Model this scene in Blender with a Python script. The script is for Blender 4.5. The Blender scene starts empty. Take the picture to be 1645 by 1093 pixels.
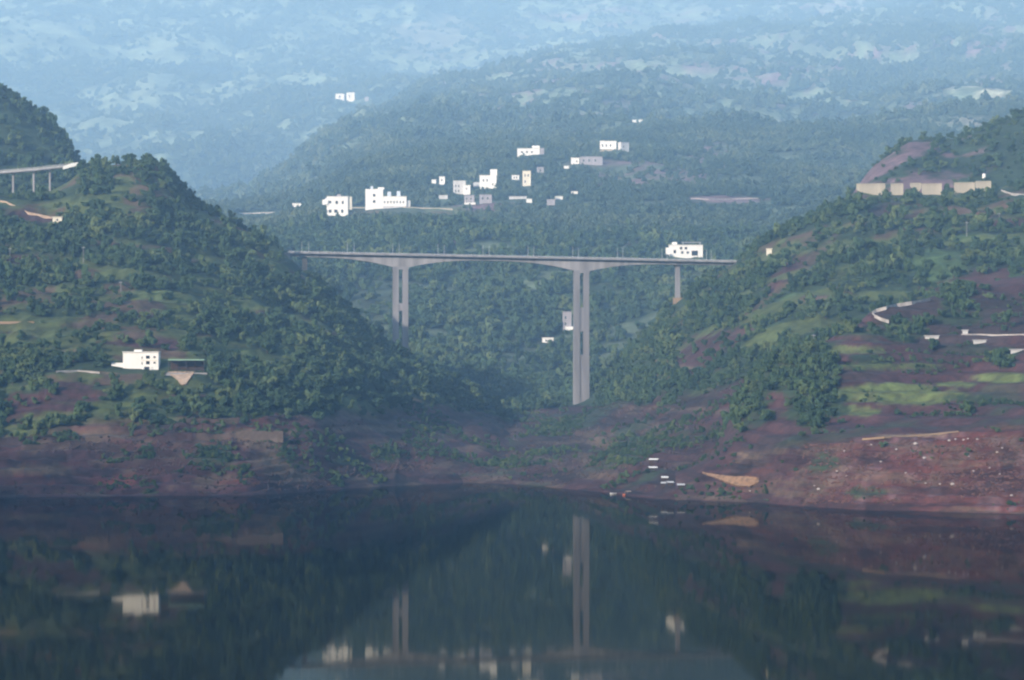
import bpy, math, random
import numpy as np

# ------------------------------------------------------------------ camera, world, sun, exposure
SC = bpy.context.scene
COL = SC.collection
F, CX, HY, CH = 5000.0, 822.5, 590.0, 69.4      # focal length in photo pixels, centre column, horizon row, camera height (m)

cam_d = bpy.data.cameras.new('camera')
cam = bpy.data.objects.new('camera', cam_d); COL.objects.link(cam)
cam.location = (0, 0, CH); cam.rotation_euler = (math.pi / 2, 0, 0)
cam_d.sensor_width = 36.0; cam_d.lens = 36.0 * F / 1645.0
cam_d.shift_y = (HY - 546.5) / 1645.0
cam_d.clip_start = 1.0; cam_d.clip_end = 60000
SC.camera = cam

SUN_AZ, SUN_EL = 222.0, 22.0                     # azimuth clockwise from +Y (the view direction)
W = bpy.data.worlds.new('World'); SC.world = W; W.use_nodes = True
nt = W.node_tree
bg = nt.nodes['Background']
sky = nt.nodes.new('ShaderNodeTexSky'); sky.sky_type = 'NISHITA'; sky.sun_disc = False
sky.sun_elevation = math.radians(SUN_EL); sky.sun_rotation = math.radians(SUN_AZ)
sky.air_density = 1.0; sky.dust_density = 1.0; sky.ozone_density = 1.0
nt.links.new(sky.outputs[0], bg.inputs[0]); bg.inputs[1].default_value = 0.15
sd = bpy.data.lights.new('sun', 'SUN'); sd.energy = 4.5; sd.angle = math.radians(1.5); sd.color = (1.0, 0.985, 0.97)
sun = bpy.data.objects.new('sun', sd); COL.objects.link(sun)
a, e = math.radians(SUN_AZ), math.radians(SUN_EL)
from mathutils import Vector, Matrix
sdir = Vector((math.sin(a) * math.cos(e), math.cos(a) * math.cos(e), math.sin(e)))
sun.rotation_euler = sdir.to_track_quat('Z', 'Y').to_euler()

HAZE_DENSITY, HAZE_COLOR = 13.5e-5, (0.38, 0.63, 0.90)
vs = SC.view_settings
vs.view_transform = 'Standard'; vs.look = 'None'; vs.gamma = 1.0; vs.use_curve_mapping = False
vs.exposure = 1.06
cy = SC.cycles
cy.use_denoising = True
cy.max_bounces = 5; cy.diffuse_bounces = 2; cy.glossy_bounces = 2; cy.volume_bounces = 2
cy.filter_width = 2.2

rng = np.random.default_rng(7)
random.seed(7)

# ------------------------------------------------------------------ helpers
def world(px, py, D):
    return ((px - CX) * D / F, D, CH - (py - HY) * D / F)

def hash2(ix, iy, s):
    h = (ix.astype(np.int64) * 374761393 + iy.astype(np.int64) * 668265263 + s * 1442695041) & 0xFFFFFFFF
    h = ((h ^ (h >> 13)) * 1274126177) & 0xFFFFFFFF
    return ((h ^ (h >> 16)) & 0xFFFF) / 65535.0

def vnoise(x, y, s=0):
    ix = np.floor(x); iy = np.floor(y); fx = x - ix; fy = y - iy
    fx = fx * fx * fx * (fx * (fx * 6 - 15) + 10); fy = fy * fy * fy * (fy * (fy * 6 - 15) + 10)
    a = hash2(ix, iy, s); b = hash2(ix + 1, iy, s); c = hash2(ix, iy + 1, s); d = hash2(ix + 1, iy + 1, s)
    return (a + (b - a) * fx) + ((c + (d - c) * fx) - (a + (b - a) * fx)) * fy

def fbm(x, y, scale, octv=4, s=0):
    x = x / scale + 137.3; y = y / scale + 91.7
    v = 0; am = 0.5; tot = 0
    for o in range(octv):
        v = v + am * vnoise(x, y, s + o * 17); tot += am; am *= 0.5
        x, y = 1.6 * x + 1.2 * y, -1.2 * x + 1.6 * y
    return v / tot * 2 - 1

def ridged(x, y, scale, octv=4, s=0):
    return 1 - 2 * np.abs(fbm(x, y, scale, octv, s))

def sstep(a, b, v):
    t = np.clip((v - a) / (b - a), 0, 1); return t * t * (3 - 2 * t)

def tag(o, label=None, cat=None, group=None, kind=None):
    if label: o['label'] = label
    if cat: o['category'] = cat
    if group: o['group'] = group
    if kind: o['kind'] = kind
    return o

def empty(name, loc=(0, 0, 0), rz=0.0):
    o = bpy.data.objects.new(name, None); COL.objects.link(o)
    o.location = loc; o.rotation_euler = (0, 0, rz); o.empty_display_size = 2
    return o

class MB:
    """collects boxes / prisms into one mesh"""
    def __init__(s): s.v = []; s.f = []
    def box(s, x0, x1, y0, y1, z0, z1):
        n = len(s.v)
        s.v += [(x0, y0, z0), (x1, y0, z0), (x1, y1, z0), (x0, y1, z0), (x0, y0, z1), (x1, y0, z1), (x1, y1, z1), (x0, y1, z1)]
        s.f += [(n, n+3, n+2, n+1), (n+4, n+5, n+6, n+7), (n, n+1, n+5, n+4), (n+1, n+2, n+6, n+5), (n+2, n+3, n+7, n+6), (n+3, n, n+4, n+7)]
        return s
    def taper(s, cx, cy, z0, z1, ax, ay, bx, by):
        n = len(s.v)
        for (z, hx, hy) in ((z0, ax, ay), (z1, bx, by)):
            s.v += [(cx-hx, cy-hy, z), (cx+hx, cy-hy, z), (cx+hx, cy+hy, z), (cx-hx, cy+hy, z)]
        s.f += [(n, n+3, n+2, n+1), (n+4, n+5, n+6, n+7), (n, n+1, n+5, n+4), (n+1, n+2, n+6, n+5), (n+2, n+3, n+7, n+6), (n+3, n, n+4, n+7)]
        return s
    def cyl(s, x, y, z0, z1, r0, r1=None, k=8):
        r1 = r0 if r1 is None else r1
        n = len(s.v)
        for (z, r) in ((z0, r0), (z1, r1)):
            for i in range(k):
                t = 2 * math.pi * i / k; s.v.append((x + r * math.cos(t), y + r * math.sin(t), z))
        for i in range(k):
            j = (i + 1) % k; s.f.append((n + i, n + j, n + k + j, n + k + i))
        s.f.append(tuple(n + k - 1 - i for i in range(k))); s.f.append(tuple(n + k + i for i in range(k)))
        return s
    def sweep(s, rings):
        """rings: list of equal-length point loops"""
        n = len(s.v); k = len(rings[0])
        for r in rings: s.v += [tuple(p) for p in r]
        for i in range(len(rings) - 1):
            for j in range(k):
                q = (j + 1) % k
                s.f.append((n + i*k + j, n + i*k + q, n + (i+1)*k + q, n + (i+1)*k + j))
        s.f.append(tuple(n + k - 1 - j for j in range(k))); s.f.append(tuple(n + (len(rings)-1)*k + j for j in range(k)))
        return s
    def build(s, name, mat, parent=None):
        me = bpy.data.meshes.new(name); me.from_pydata(s.v, [], s.f); me.materials.append(mat)
        import bmesh
        bm = bmesh.new(); bm.from_mesh(me); bmesh.ops.recalc_face_normals(bm, faces=bm.faces); bm.to_mesh(me); bm.free()
        o = bpy.data.objects.new(name, me); COL.objects.link(o)
        if parent: o.parent = parent
        return o

# ------------------------------------------------------------------ materials
def mat_base(name):
    m = bpy.data.materials.new(name); m.use_nodes = True
    n = m.node_tree.nodes; p = n['Principled BSDF']
    p.inputs['Roughness'].default_value = 0.9
    p.inputs['Specular IOR Level'].default_value = 0.15
    return m, n, m.node_tree.links, p

def mat_noisy(name, col, scale=0.6, var=0.25, rough=0.9, streak=False, tint=None):
    m, n, l, p = mat_base(name)
    p.inputs['Roughness'].default_value = rough
    tc = n.new('ShaderNodeTexCoord'); mp = n.new('ShaderNodeMapping')
    if streak: mp.inputs['Scale'].default_value = (1, 1, 0.12)
    nz = n.new('ShaderNodeTexNoise'); nz.inputs['Scale'].default_value = scale; nz.inputs['Detail'].default_value = 5
    rp = n.new('ShaderNodeValToRGB')
    rp.color_ramp.elements[0].position = 0.3; rp.color_ramp.elements[1].position = 0.7
    t = tint or tuple(c * (1 - var) for c in col)
    rp.color_ramp.elements[0].color = (*t, 1)
    rp.color_ramp.elements[1].color = (*[min(1, c * (1 + var * 0.5)) for c in col], 1)
    l.new(tc.outputs['Object'], mp.inputs[0]); l.new(mp.outputs[0], nz.inputs['Vector'])
    l.new(nz.outputs[0], rp.inputs[0]); l.new(rp.outputs[0], p.inputs['Base Color'])
    return m

M = dict(
    white=mat_noisy('white_plaster', (0.80, 0.78, 0.72), 0.35, 0.08, streak=True),
    cream=mat_noisy('cream_plaster', (0.74, 0.68, 0.54), 0.35, 0.12, streak=True),
    grey_white=mat_noisy('grey_plaster', (0.55, 0.54, 0.52), 0.35, 0.2, streak=True),
    mauve=mat_noisy('bare_brick_render', (0.33, 0.31, 0.325), 0.5, 0.2, streak=True),
    glass=mat_noisy('dark_glass', (0.025, 0.03, 0.035), 0.5, 0.3, rough=0.25),
    concrete=mat_noisy('concrete', (0.232, 0.222, 0.224), 0.12, 0.4, streak=True),
    concrete_light=mat_noisy('pale_concrete', (0.29, 0.278, 0.275), 0.2, 0.35, streak=True),
    wall_cream=mat_noisy('pale_masonry', (0.36, 0.32, 0.245), 0.25, 0.22, streak=True),
    road=mat_noisy('pale_road', (0.44, 0.40, 0.36), 0.3, 0.4),
    dirt_road=mat_noisy('dirt_road', (0.27, 0.19, 0.12), 0.15, 0.25),
    orange=mat_noisy('orange_earth', (0.235, 0.145, 0.085), 0.35, 0.5),
    peach=mat_noisy('peach_earth', (0.42, 0.31, 0.22), 0.4, 0.35),
    steel=mat_noisy('galvanised_steel', (0.55, 0.56, 0.58), 0.5, 0.1, rough=0.5),
    green_roof=mat_noisy('green_sheet_roof', (0.22, 0.34, 0.25), 0.5, 0.2, rough=0.6),
    bark=mat_noisy('bark', (0.09, 0.065, 0.045), 1.5, 0.3),
    red_paint=mat_noisy('red_paint', (0.55, 0.16, 0.07), 0.5, 0.2, rough=0.5),
    tank=mat_noisy('blue_grey_tank', (0.55, 0.60, 0.66), 0.5, 0.1, rough=0.4),
    timber=mat_noisy('dark_timber', (0.06, 0.04, 0.03), 1.0, 0.3),
    wall_stone=mat_noisy('weathered_stone', (0.125, 0.095, 0.075), 0.25, 0.4),
    stone=mat_noisy('pale_stone', (0.40, 0.36, 0.34), 0.5, 0.25),
)

def terrain_material(name, scale, bump):
    m, n, l, p = mat_base(name)
    at = n.new('ShaderNodeAttribute'); at.attribute_name = 'Col'
    tc = n.new('ShaderNodeTexCoord')
    n1 = n.new('ShaderNodeTexNoise'); n1.inputs['Scale'].default_value = scale; n1.inputs['Detail'].default_value = 8; n1.inputs['Roughness'].default_value = 0.7
    n2 = n.new('ShaderNodeTexNoise'); n2.inputs['Scale'].default_value = scale * 0.23; n2.inputs['Detail'].default_value = 6
    r1 = n.new('ShaderNodeMapRange'); r1.inputs['From Min'].default_value = 0.3; r1.inputs['From Max'].default_value = 0.7
    r1.inputs['To Min'].default_value = 0.45; r1.inputs['To Max'].default_value = 1.55
    r2 = n.new('ShaderNodeMapRange'); r2.inputs['From Min'].default_value = 0.3; r2.inputs['From Max'].default_value = 0.7
    r2.inputs['To Min'].default_value = 0.7; r2.inputs['To Max'].default_value = 1.3
    mu = n.new('ShaderNodeMath'); mu.operation = 'MULTIPLY'
    vm = n.new('ShaderNodeVectorMath'); vm.operation = 'SCALE'
    for q in (n1, n2): l.new(tc.outputs['Object'], q.inputs['Vector'])
    l.new(n1.outputs[0], r1.inputs[0]); l.new(n2.outputs[0], r2.inputs[0])
    l.new(r1.outputs[0], mu.inputs[0]); l.new(r2.outputs[0], mu.inputs[1])
    l.new(at.outputs['Color'], vm.inputs[0]); l.new(mu.outputs[0], vm.inputs['Scale'])
    l.new(vm.outputs[0], p.inputs['Base Color'])
    bp = n.new('ShaderNodeBump'); bp.inputs['Strength'].default_value = 0.8; bp.inputs['Distance'].default_value = bump
    l.new(n1.outputs[0], bp.inputs['Height']); l.new(bp.outputs[0], p.inputs['Normal'])
    return m

def leaf_material(name, c0, c1, c2, nscale):
    m, n, l, p = mat_base(name)
    oi = n.new('ShaderNodeObjectInfo'); ge = n.new('ShaderNodeNewGeometry')
    nz = n.new('ShaderNodeTexNoise'); nz.inputs['Scale'].default_value = nscale; nz.inputs['Detail'].default_value = 3
    l.new(ge.outputs['Position'], nz.inputs['Vector'])
    ad = n.new('ShaderNodeMath'); ad.operation = 'MULTIPLY_ADD'; ad.inputs[1].default_value = 0.5
    l.new(oi.outputs['Random'], ad.inputs[0])
    mr = n.new('ShaderNodeMapRange'); mr.inputs['From Min'].default_value = 0.3; mr.inputs['From Max'].default_value = 0.7
    mr.inputs['To Min'].default_value = 0.0; mr.inputs['To Max'].default_value = 0.5
    l.new(nz.outputs[0], mr.inputs[0]); l.new(mr.outputs[0], ad.inputs[2])
    rp = n.new('ShaderNodeValToRGB')
    rp.color_ramp.elements[0].color = (*c0, 1); rp.color_ramp.elements[1].color = (*c2, 1)
    k = rp.color_ramp.elements.new(0.55); k.color = (*c1, 1)
    l.new(ad.outputs[0], rp.inputs[0]); l.new(rp.outputs[0], p.inputs['Base Color'])
    return m

LEAF = leaf_material('foliage', (0.020, 0.042, 0.022), (0.050, 0.086, 0.036), (0.13, 0.16, 0.058), 0.03)
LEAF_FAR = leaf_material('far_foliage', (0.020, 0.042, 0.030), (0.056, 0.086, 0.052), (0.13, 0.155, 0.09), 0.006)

# ------------------------------------------------------------------ terrain
SOIL = np.array((0.064, 0.030, 0.030)); SOIL_B = np.array((0.044, 0.029, 0.027)); RED = np.array((0.118, 0.038, 0.030))
TAN = np.array((0.115, 0.082, 0.055)); GRASS = np.array((0.060, 0.075, 0.024)); BRIGHT = np.array((0.060, 0.098, 0.036))
VEG = np.array((0.030, 0.048, 0.024)); PALE = np.array((0.34, 0.34, 0.24)); PINK = np.array((0.20, 0.125, 0.135)); FIELD = np.array((0.125, 0.16, 0.10))
DARK = np.array((0.016, 0.034, 0.022))

def interp_rows(rows, px):
    D = []; Z = []
    for r in rows:
        r = sorted(r); xs = [q[0] for q in r]
        d = np.interp(px, xs, [q[2] for q in r]); y = np.interp(px, xs, [q[1] for q in r])
        D.append(d); Z.append(CH - (y - HY) * d / F)
    return np.array(D), np.array(Z)          # K x N

def smooth_cols(A, w):
    k = np.hanning(2 * w + 3)[1:-1]; k /= k.sum()
    return np.array([np.convolve(np.pad(r, w, mode='edge'), k, mode='valid') for r in A])

def pchip(A, t):
    """monotone cubic through rows A (K x N) at parameters t (R,)"""
    K = A.shape[0]; d = np.diff(A, axis=0); m = np.zeros_like(A)
    for k in range(1, K - 1):
        p = d[k-1] * d[k]; m[k] = np.where(p > 0, 2 * p / (d[k-1] + d[k] + 1e-12), 0)
    m[0] = d[0]; m[-1] = d[-1]
    i = np.minimum(t.astype(int), K - 2); f = (t - i)[:, None]
    h00 = 2*f**3 - 3*f**2 + 1; h10 = f**3 - 2*f**2 + f; h01 = -2*f**3 + 3*f**2; h11 = f**3 - f**2
    return h00 * A[i] + h10 * m[i] + h01 * A[i+1] + h11 * m[i+1]

class Hill:
    def __init__(s, name, rows, px0, px1, step, rows_per, back, shape, colour, mat, smooth=6):
        px = np.arange(px0, px1 + step, step, dtype=float); s.px = px
        D, Z = interp_rows(rows, px)
        for (dd, dz) in back:
            D = np.vstack([D, D[-1] + dd]); Z = np.vstack([Z, Z[-1] + dz])
        D = smooth_cols(D, smooth); Z = smooth_cols(Z, smooth)
        t = np.concatenate([np.linspace(k, k + 1, rows_per[k], endpoint=False) for k in range(D.shape[0] - 1)] + [np.array([D.shape[0] - 1.0])])
        G = pchip(D, t); H = pchip(Z, t)
        X = (px[None, :] - CX) * G / F
        s.T = np.repeat(t[:, None], len(px), 1)
        H = H + shape(s, X, G, H, s.T)
        s.X, s.Y, s.Z = X, G, H
        s.PX = CX + F * X / G; s.PY = HY - F * (H - CH) / G
        col, dens = colour(s)
        s.dens = dens; s.col = col
        R, N = X.shape
        me = bpy.data.meshes.new(name)
        co = np.stack([X, G, H], -1).reshape(-1, 3).astype(np.float32)
        idx = np.arange(R * N).reshape(R, N)
        q = np.stack([idx[:-1, :-1], idx[:-1, 1:], idx[1:, 1:], idx[1:, :-1]], -1).reshape(-1, 4).astype(np.int32)
        me.vertices.add(len(co)); me.vertices.foreach_set('co', co.ravel())
        me.loops.add(q.size); me.loops.foreach_set('vertex_index', q.ravel())
        me.polygons.add(len(q)); me.polygons.foreach_set('loop_start', np.arange(0, q.size, 4, dtype=np.int32))
        me.update(calc_edges=True)
        me.polygons.foreach_set('use_smooth', np.ones(len(q), bool))
        ca = me.color_attributes.new('Col', 'FLOAT_COLOR', 'POINT')
        rgba = np.ones((R * N, 4), np.float32); rgba[:, :3] = col.reshape(-1, 3); ca.data.foreach_set('color', rgba.ravel())
        me.materials.append(mat)
        s.ob = bpy.data.objects.new(name, me); COL.objects.link(s.ob); s.ob['kind'] = 'structure'
    def at(s, px, py):
        """first ground point, going away from the camera, seen in column px at row py"""
        i = int(np.clip(np.searchsorted(s.px, px), 1, len(s.px) - 1)); f = (px - s.px[i-1]) / (s.px[i] - s.px[i-1])
        y = s.Y[:, i-1] * (1-f) + s.Y[:, i] * f; z = s.Z[:, i-1] * (1-f) + s.Z[:, i] * f
        pr = HY - F * (z - CH) / y
        for k in range(1, len(pr)):
            if pr[k] <= py:
                g = (pr[k-1] - py) / max(1e-6, pr[k-1] - pr[k]); g = min(max(g, 0), 1)
                D = y[k-1] + (y[k] - y[k-1]) * g; zz = z[k-1] + (z[k] - z[k-1]) * g
                return Vector(((px - CX) * D / F, D, zz))
        k = int(np.argmin(pr)); return Vector(((px - CX) * y[k] / F, y[k], z[k]))
    def z_at(s, X, Y):
        px = CX + F * X / Y
        i = int(np.clip(np.searchsorted(s.px, px), 1, len(s.px) - 1)); f = (px - s.px[i-1]) / (s.px[i] - s.px[i-1])
        y = s.Y[:, i-1] * (1-f) + s.Y[:, i] * f; z = s.Z[:, i-1] * (1-f) + s.Z[:, i] * f
        return float(np.interp(Y, y, z))

def blend(col, c, w):
    return col * (1 - w[..., None]) + np.asarray(c) * w[..., None]

def patch(h, px, py, rx, ry, soft=0.35, wob=0.35, seed=0, rot=0.0):
    dx = h.PX - px; dy = h.PY - py; c, s_ = math.cos(rot), math.sin(rot)
    u = (dx * c + dy * s_) / rx; v = (-dx * s_ + dy * c) / ry
    sc = 0.02 * h.Y.mean()
    r = np.sqrt(u * u + v * v) + wob * 1.2 * fbm(h.X, h.Y + h.Z * 1.5, sc, 3, 50 + seed) + 0.35 * fbm(h.X, h.Y + h.Z * 2, sc * 0.2, 3, 90 + seed)
    return (1 - sstep(1 - soft * 0.6, 1 + soft * 0.1, r)) * (0.75 + 0.25 * sstep(-0.3, 0.1, fbm(h.X, h.Y + h.Z * 2, sc * 0.12, 2, 95 + seed)))

def terrace(z, hgt, sharp):
    k = np.floor(z / hgt); f = z / hgt - k
    return hgt * (k + sstep(0.5 - sharp, 0.5 + sharp, f))

def strata(h, col, w, seed):
    b = fbm(h.X * 0.10, h.Z * 1.0 + 2.5 * fbm(h.X, h.Y, 60, 2, seed), 3.2, 3, seed + 1); g = fbm(h.X, h.Y + h.Z, 7, 3, seed + 2)
    col = blend(col, TAN * 0.95, w * sstep(0.12, 0.42, b + 0.35 * g) * 0.7)
    col = blend(col, SOIL_B * 0.45, w * sstep(0.10, 0.40, -b + 0.3 * g) * 0.75)
    return blend(col, RED * 0.8, w * sstep(0.25, 0.5, fbm(h.X, h.Y + h.Z * 2, 24, 3, seed + 3)) * 0.4)

def shore(lst): return [(x, y, CH * F / (y - HY)) for (x, y) in lst]
def under(lst): return [(x, HY + (CH + 12) * F / (d - 30), d - 30) for (x, y, d) in shore(lst)]

# ---- the near hillside on the left of the reservoir
sh_l = [(-600, 802), (0, 800), (200, 797), (400, 796), (500, 790), (600, 783), (700, 778), (760, 775), (800, 775), (900, 780)]
rows_l = [under(sh_l), shore(sh_l),
    [(-600, 690, 1790), (0, 688, 1790), (200, 684, 1800), (415, 687, 1815), (500, 680, 1850), (600, 672, 1950), (700, 664, 2080), (760, 662, 2180), (800, 680, 2210), (900, 740, 2240)],
    [(-600, 600, 1890), (0, 606, 1875), (225, 594, 1876), (330, 598, 1885), (450, 590, 1950), (600, 604, 2080), (700, 630, 2180), (760, 651, 2225), (800, 676, 2240), (900, 755, 2260)],
    [(-600, 440, 2050), (0, 440, 2060), (225, 445, 2060), (400, 470, 2100), (530, 512, 2150), (600, 562, 2190), (700, 614, 2215), (760, 646, 2240), (800, 674, 2250), (900, 752, 2270)],
    [(-600, 290, 2300), (0, 316, 2285), (84, 316, 2285), (108, 300, 2295), (128, 282, 2310), (160, 270, 2320), (240, 264, 2320), (268, 284, 2320), (310, 336, 2320), (375, 368, 2310), (440, 396, 2300), (465, 417, 2295), (490, 438, 2290), (530, 478, 2280), (600, 548, 2265), (660, 594, 2255), (700, 616, 2250), (745, 638, 2250), (765, 655, 2255), (800, 676, 2260), (900, 750, 2290)]]
def shape_l(h, X, Y, Z, T):
    k = sstep(1.6, 2.6, T)
    n = fbm(X, Y * 0.8, 150, 4, 1) * 9 * k * (1 - 0.85 * sstep(4.0, 4.8, T)) + ridged(X, Y * 0.5, 60, 3, 5) * 3 * k * (1 - 0.7 * sstep(4.0, 4.8, T))
    n = n + fbm(X, Y, 30, 4, 9) * 2.2 + ridged(X, Y * 0.3, 24, 4, 11) * 2.0 * sstep(0.95, 1.2, T)
    d = (terrace(Z + fbm(X, Y, 70, 2, 3) * 3, 4.2, 0.12) - Z) * (1 - sstep(1.9, 2.3, T)) * sstep(0.9, 1.2, T) * (1 - 0.8 * sstep(400, 520, h.px))[None, :]
    d2 = (terrace(Z + fbm(X, Y, 90, 2, 4) * 5, 9, 0.25) - Z) * 0.5 * k * (1 - sstep(4.5, 5, T))
    ns = np.exp(-((h.px[None, :] - 225) / 90) ** 2) * np.exp(-((T - 3.0) / 0.35) ** 2)
    return n * (1 - ns) + d + d2 * (1 - ns)
L_BARE = [(235, 556, 70, 22, SOIL), (110, 632, 62, 26, SOIL), (45, 660, 70, 24, SOIL), (25, 420, 60, 16, SOIL), (55, 345, 62, 14, SOIL), (210, 266, 60, 12, RED * 0.8),
          (20, 530, 50, 16, SOIL), (190, 462, 22, 10, TAN * 0.7), (300, 640, 45, 9, SOIL), (120, 568, 22, 14, TAN), (330, 548, 25, 10, GRASS), (140, 600, 55, 4, TAN)]
L_GRASS = [(400, 555, 26, 40), (310, 470, 60, 10), (130, 425, 60, 14), (560, 640, 80, 10), (240, 625, 60, 12), (480, 560, 30, 14), (350, 410, 40, 10), (600, 655, 50, 9), (310, 355, 30, 12)]
def colour_l(h):
    n1 = fbm(h.X, h.Y, 60, 4, 21); n2 = fbm(h.X, h.Y, 25, 3, 31)
    edge = h.T + n1 * 0.30 * (1 - 0.6 * sstep(450, 600, h.PX)) + n2 * 0.12
    bare = 1 - sstep(1.95, 2.12, edge)
    col = np.ones(h.X.shape + (3,)) * VEG
    dens = 1 - bare
    for k, (x, y, rx, ry, c) in enumerate(L_BARE):
        w = patch(h, x, y, rx, ry, 0.4, 0.45, k); col = blend(col, c, w); dens = dens * (1 - w * 0.96)
    for k, (x, y, rx, ry) in enumerate(L_GRASS):
        w = patch(h, x, y, rx, ry, 0.5, 0.5, k + 30); col = blend(col, GRASS, w); dens = dens * (1 - 0.75 * w)
    col = blend(col, SOIL, bare); col = blend(col, SOIL_B, bare * sstep(-0.1, 0.3, n1)); col = strata(h, col, bare, 701)
    for k, (x, y, rx, ry, c) in enumerate([(195, 776, 42, 13, RED * 1.05), (360, 770, 50, 11, TAN), (385, 775, 40, 6, RED), (60, 755, 70, 9, TAN * 0.8), (240, 792, 20, 4, GRASS),
            (418, 708, 40, 22, TAN * 1.1), (440, 735, 40, 22, TAN), (470, 765, 44, 18, TAN * 0.8), (345, 730, 34, 20, VEG * 1.3), (620, 728, 22, 16, VEG), (150, 700, 60, 6, TAN * 0.7), (20, 768, 60, 5, RED * 0.6), (560, 740, 30, 8, VEG)]):
        w = patch(h, x, y, rx, ry, 0.5, 0.5, k + 60) * (1 - sstep(2.0, 2.3, h.T)); col = blend(col, c, w)
    cl = sstep(0.0, 0.2, fbm(h.X * 0.5, h.Y + h.Z * 2.0, 34, 4, 41)) * (1 - bare)
    col = blend(col, GRASS * 1.3, cl * 0.85); dens = dens * (1 - 0.93 * cl); b2 = cl * sstep(0.05, 0.3, n2); col = blend(col, SOIL * 1.3, b2 * 0.7)
    dens = dens * sstep(-0.75, -0.2, n1 + 0.5 * n2 + 0.25)
    h.shrub = bare * sstep(0.1, 0.3, fbm(h.X, h.Y, 40, 4, 43)) * 0.7; h.bare = bare
    for k, (x, y, rx, ry) in enumerate([(345, 730, 42, 26), (235, 727, 14, 12), (50, 712, 20, 8), (105, 705, 22, 8), (392, 762, 14, 20), (620, 728, 26, 14)]):
        h.shrub = np.maximum(h.shrub, patch(h, x, y, rx, ry, 0.5, 0.5, k + 80) * 1.5)
    return col, dens
TM = terrain_material('hillside_ground', 0.12, 1.2)
hill_l = Hill('hillside', rows_l, -420, 890, 2.5, [6, 60, 60, 65, 70, 12, 10], [(160, -55), (400, -230)], shape_l, colour_l, TM)

# ---- knoll behind the viaduct, upper left
rows_k = [[(-600, 420, 2420), (0, 400, 2420), (200, 400, 2420)], [(-600, 320, 2520), (0, 320, 2520), (100, 316, 2520), (200, 340, 2520)],
    [(-600, 20, 2760), (0, 134, 2720), (40, 168, 2715), (95, 214, 2705), (112, 246, 2700), (130, 270, 2700), (160, 330, 2690), (200, 380, 2690)]]
def shape_k(h, X, Y, Z, T): return fbm(X, Y, 90, 4, 77) * 6
def colour_k(h):
    return np.ones(h.X.shape + (3,)) * VEG, np.ones(h.X.shape)
hill_k = Hill('hillside', rows_k, -420, 200, 4, [20, 60, 12, 8], [(200, -70), (500, -200)], shape_k, colour_k, TM, 4)

# ---- valley floor and the right-hand hillside behind the bridge end
sh_c = [(640, 774), (700, 775), (800, 777), (850, 780), (900, 785), (960, 790), (1000, 796), (1050, 801), (1150, 806), (1250, 808), (2400, 808)]
rows_r = [under(sh_c), shore(sh_c),
    [(640, 690, 2250), (700, 675, 2280), (850, 662, 2330), (930, 656, 2335), (1000, 654, 2150), (1087, 650, 1990), (1180, 640, 1900), (1300, 640, 1850), (2400, 620, 1850)],
    [(640, 660, 2400), (850, 654, 2400), (935, 648, 2370), (1000, 620, 2250), (1087, 570, 2150), (1180, 520, 2080), (1300, 470, 2050), (1500, 420, 2100), (1645, 400, 2100), (2400, 340, 2100)],
    [(640, 655, 2450), (850, 652, 2450), (900, 649, 2430), (935, 642, 2400), (1000, 588, 2380), (1050, 538, 2370), (1087, 494, 2365), (1130, 456, 2360), (1165, 437, 2358), (1188, 425, 2362), (1240, 388, 2390), (1290, 360, 2420), (1340, 338, 2440), (1375, 316, 2450), (1430, 322, 2455), (1500, 322, 2460), (1590, 314, 2460), (1645, 300, 2460), (2400, 210, 2460)]]
def shape_r(h, X, Y, Z, T):
    k = sstep(1.8, 2.6, T)
    n = (fbm(X, Y * 0.8, 140, 4, 101) * 7 + ridged(X + Y * 0.4, Y * 0.4, 70, 3, 105) * 3) * k * (1 - 0.7 * sstep(3.5, 4, T))
    n = n + fbm(X, Y, 32, 4, 109) * 2.4 * sstep(1.0, 1.3, T) + ridged(X + Y * 0.2, Y * 0.3, 28, 4, 115) * 2.6 * sstep(0.95, 1.2, T) + fbm(X, Y, 60, 3, 111) * 3 * sstep(1.1, 1.6, T) * (1 - k)
    d = (terrace(Z + fbm(X, Y, 70, 2, 113) * 3, 4.2, 0.15) - Z) * 0.7 * (1 - sstep(1.8, 2.3, T)) * sstep(0.9, 1.2, T)
    low = 1 - sstep(880, 1000, h.px)[None, :]
    return (n + d) * (1 - 0.6 * low)
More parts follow.
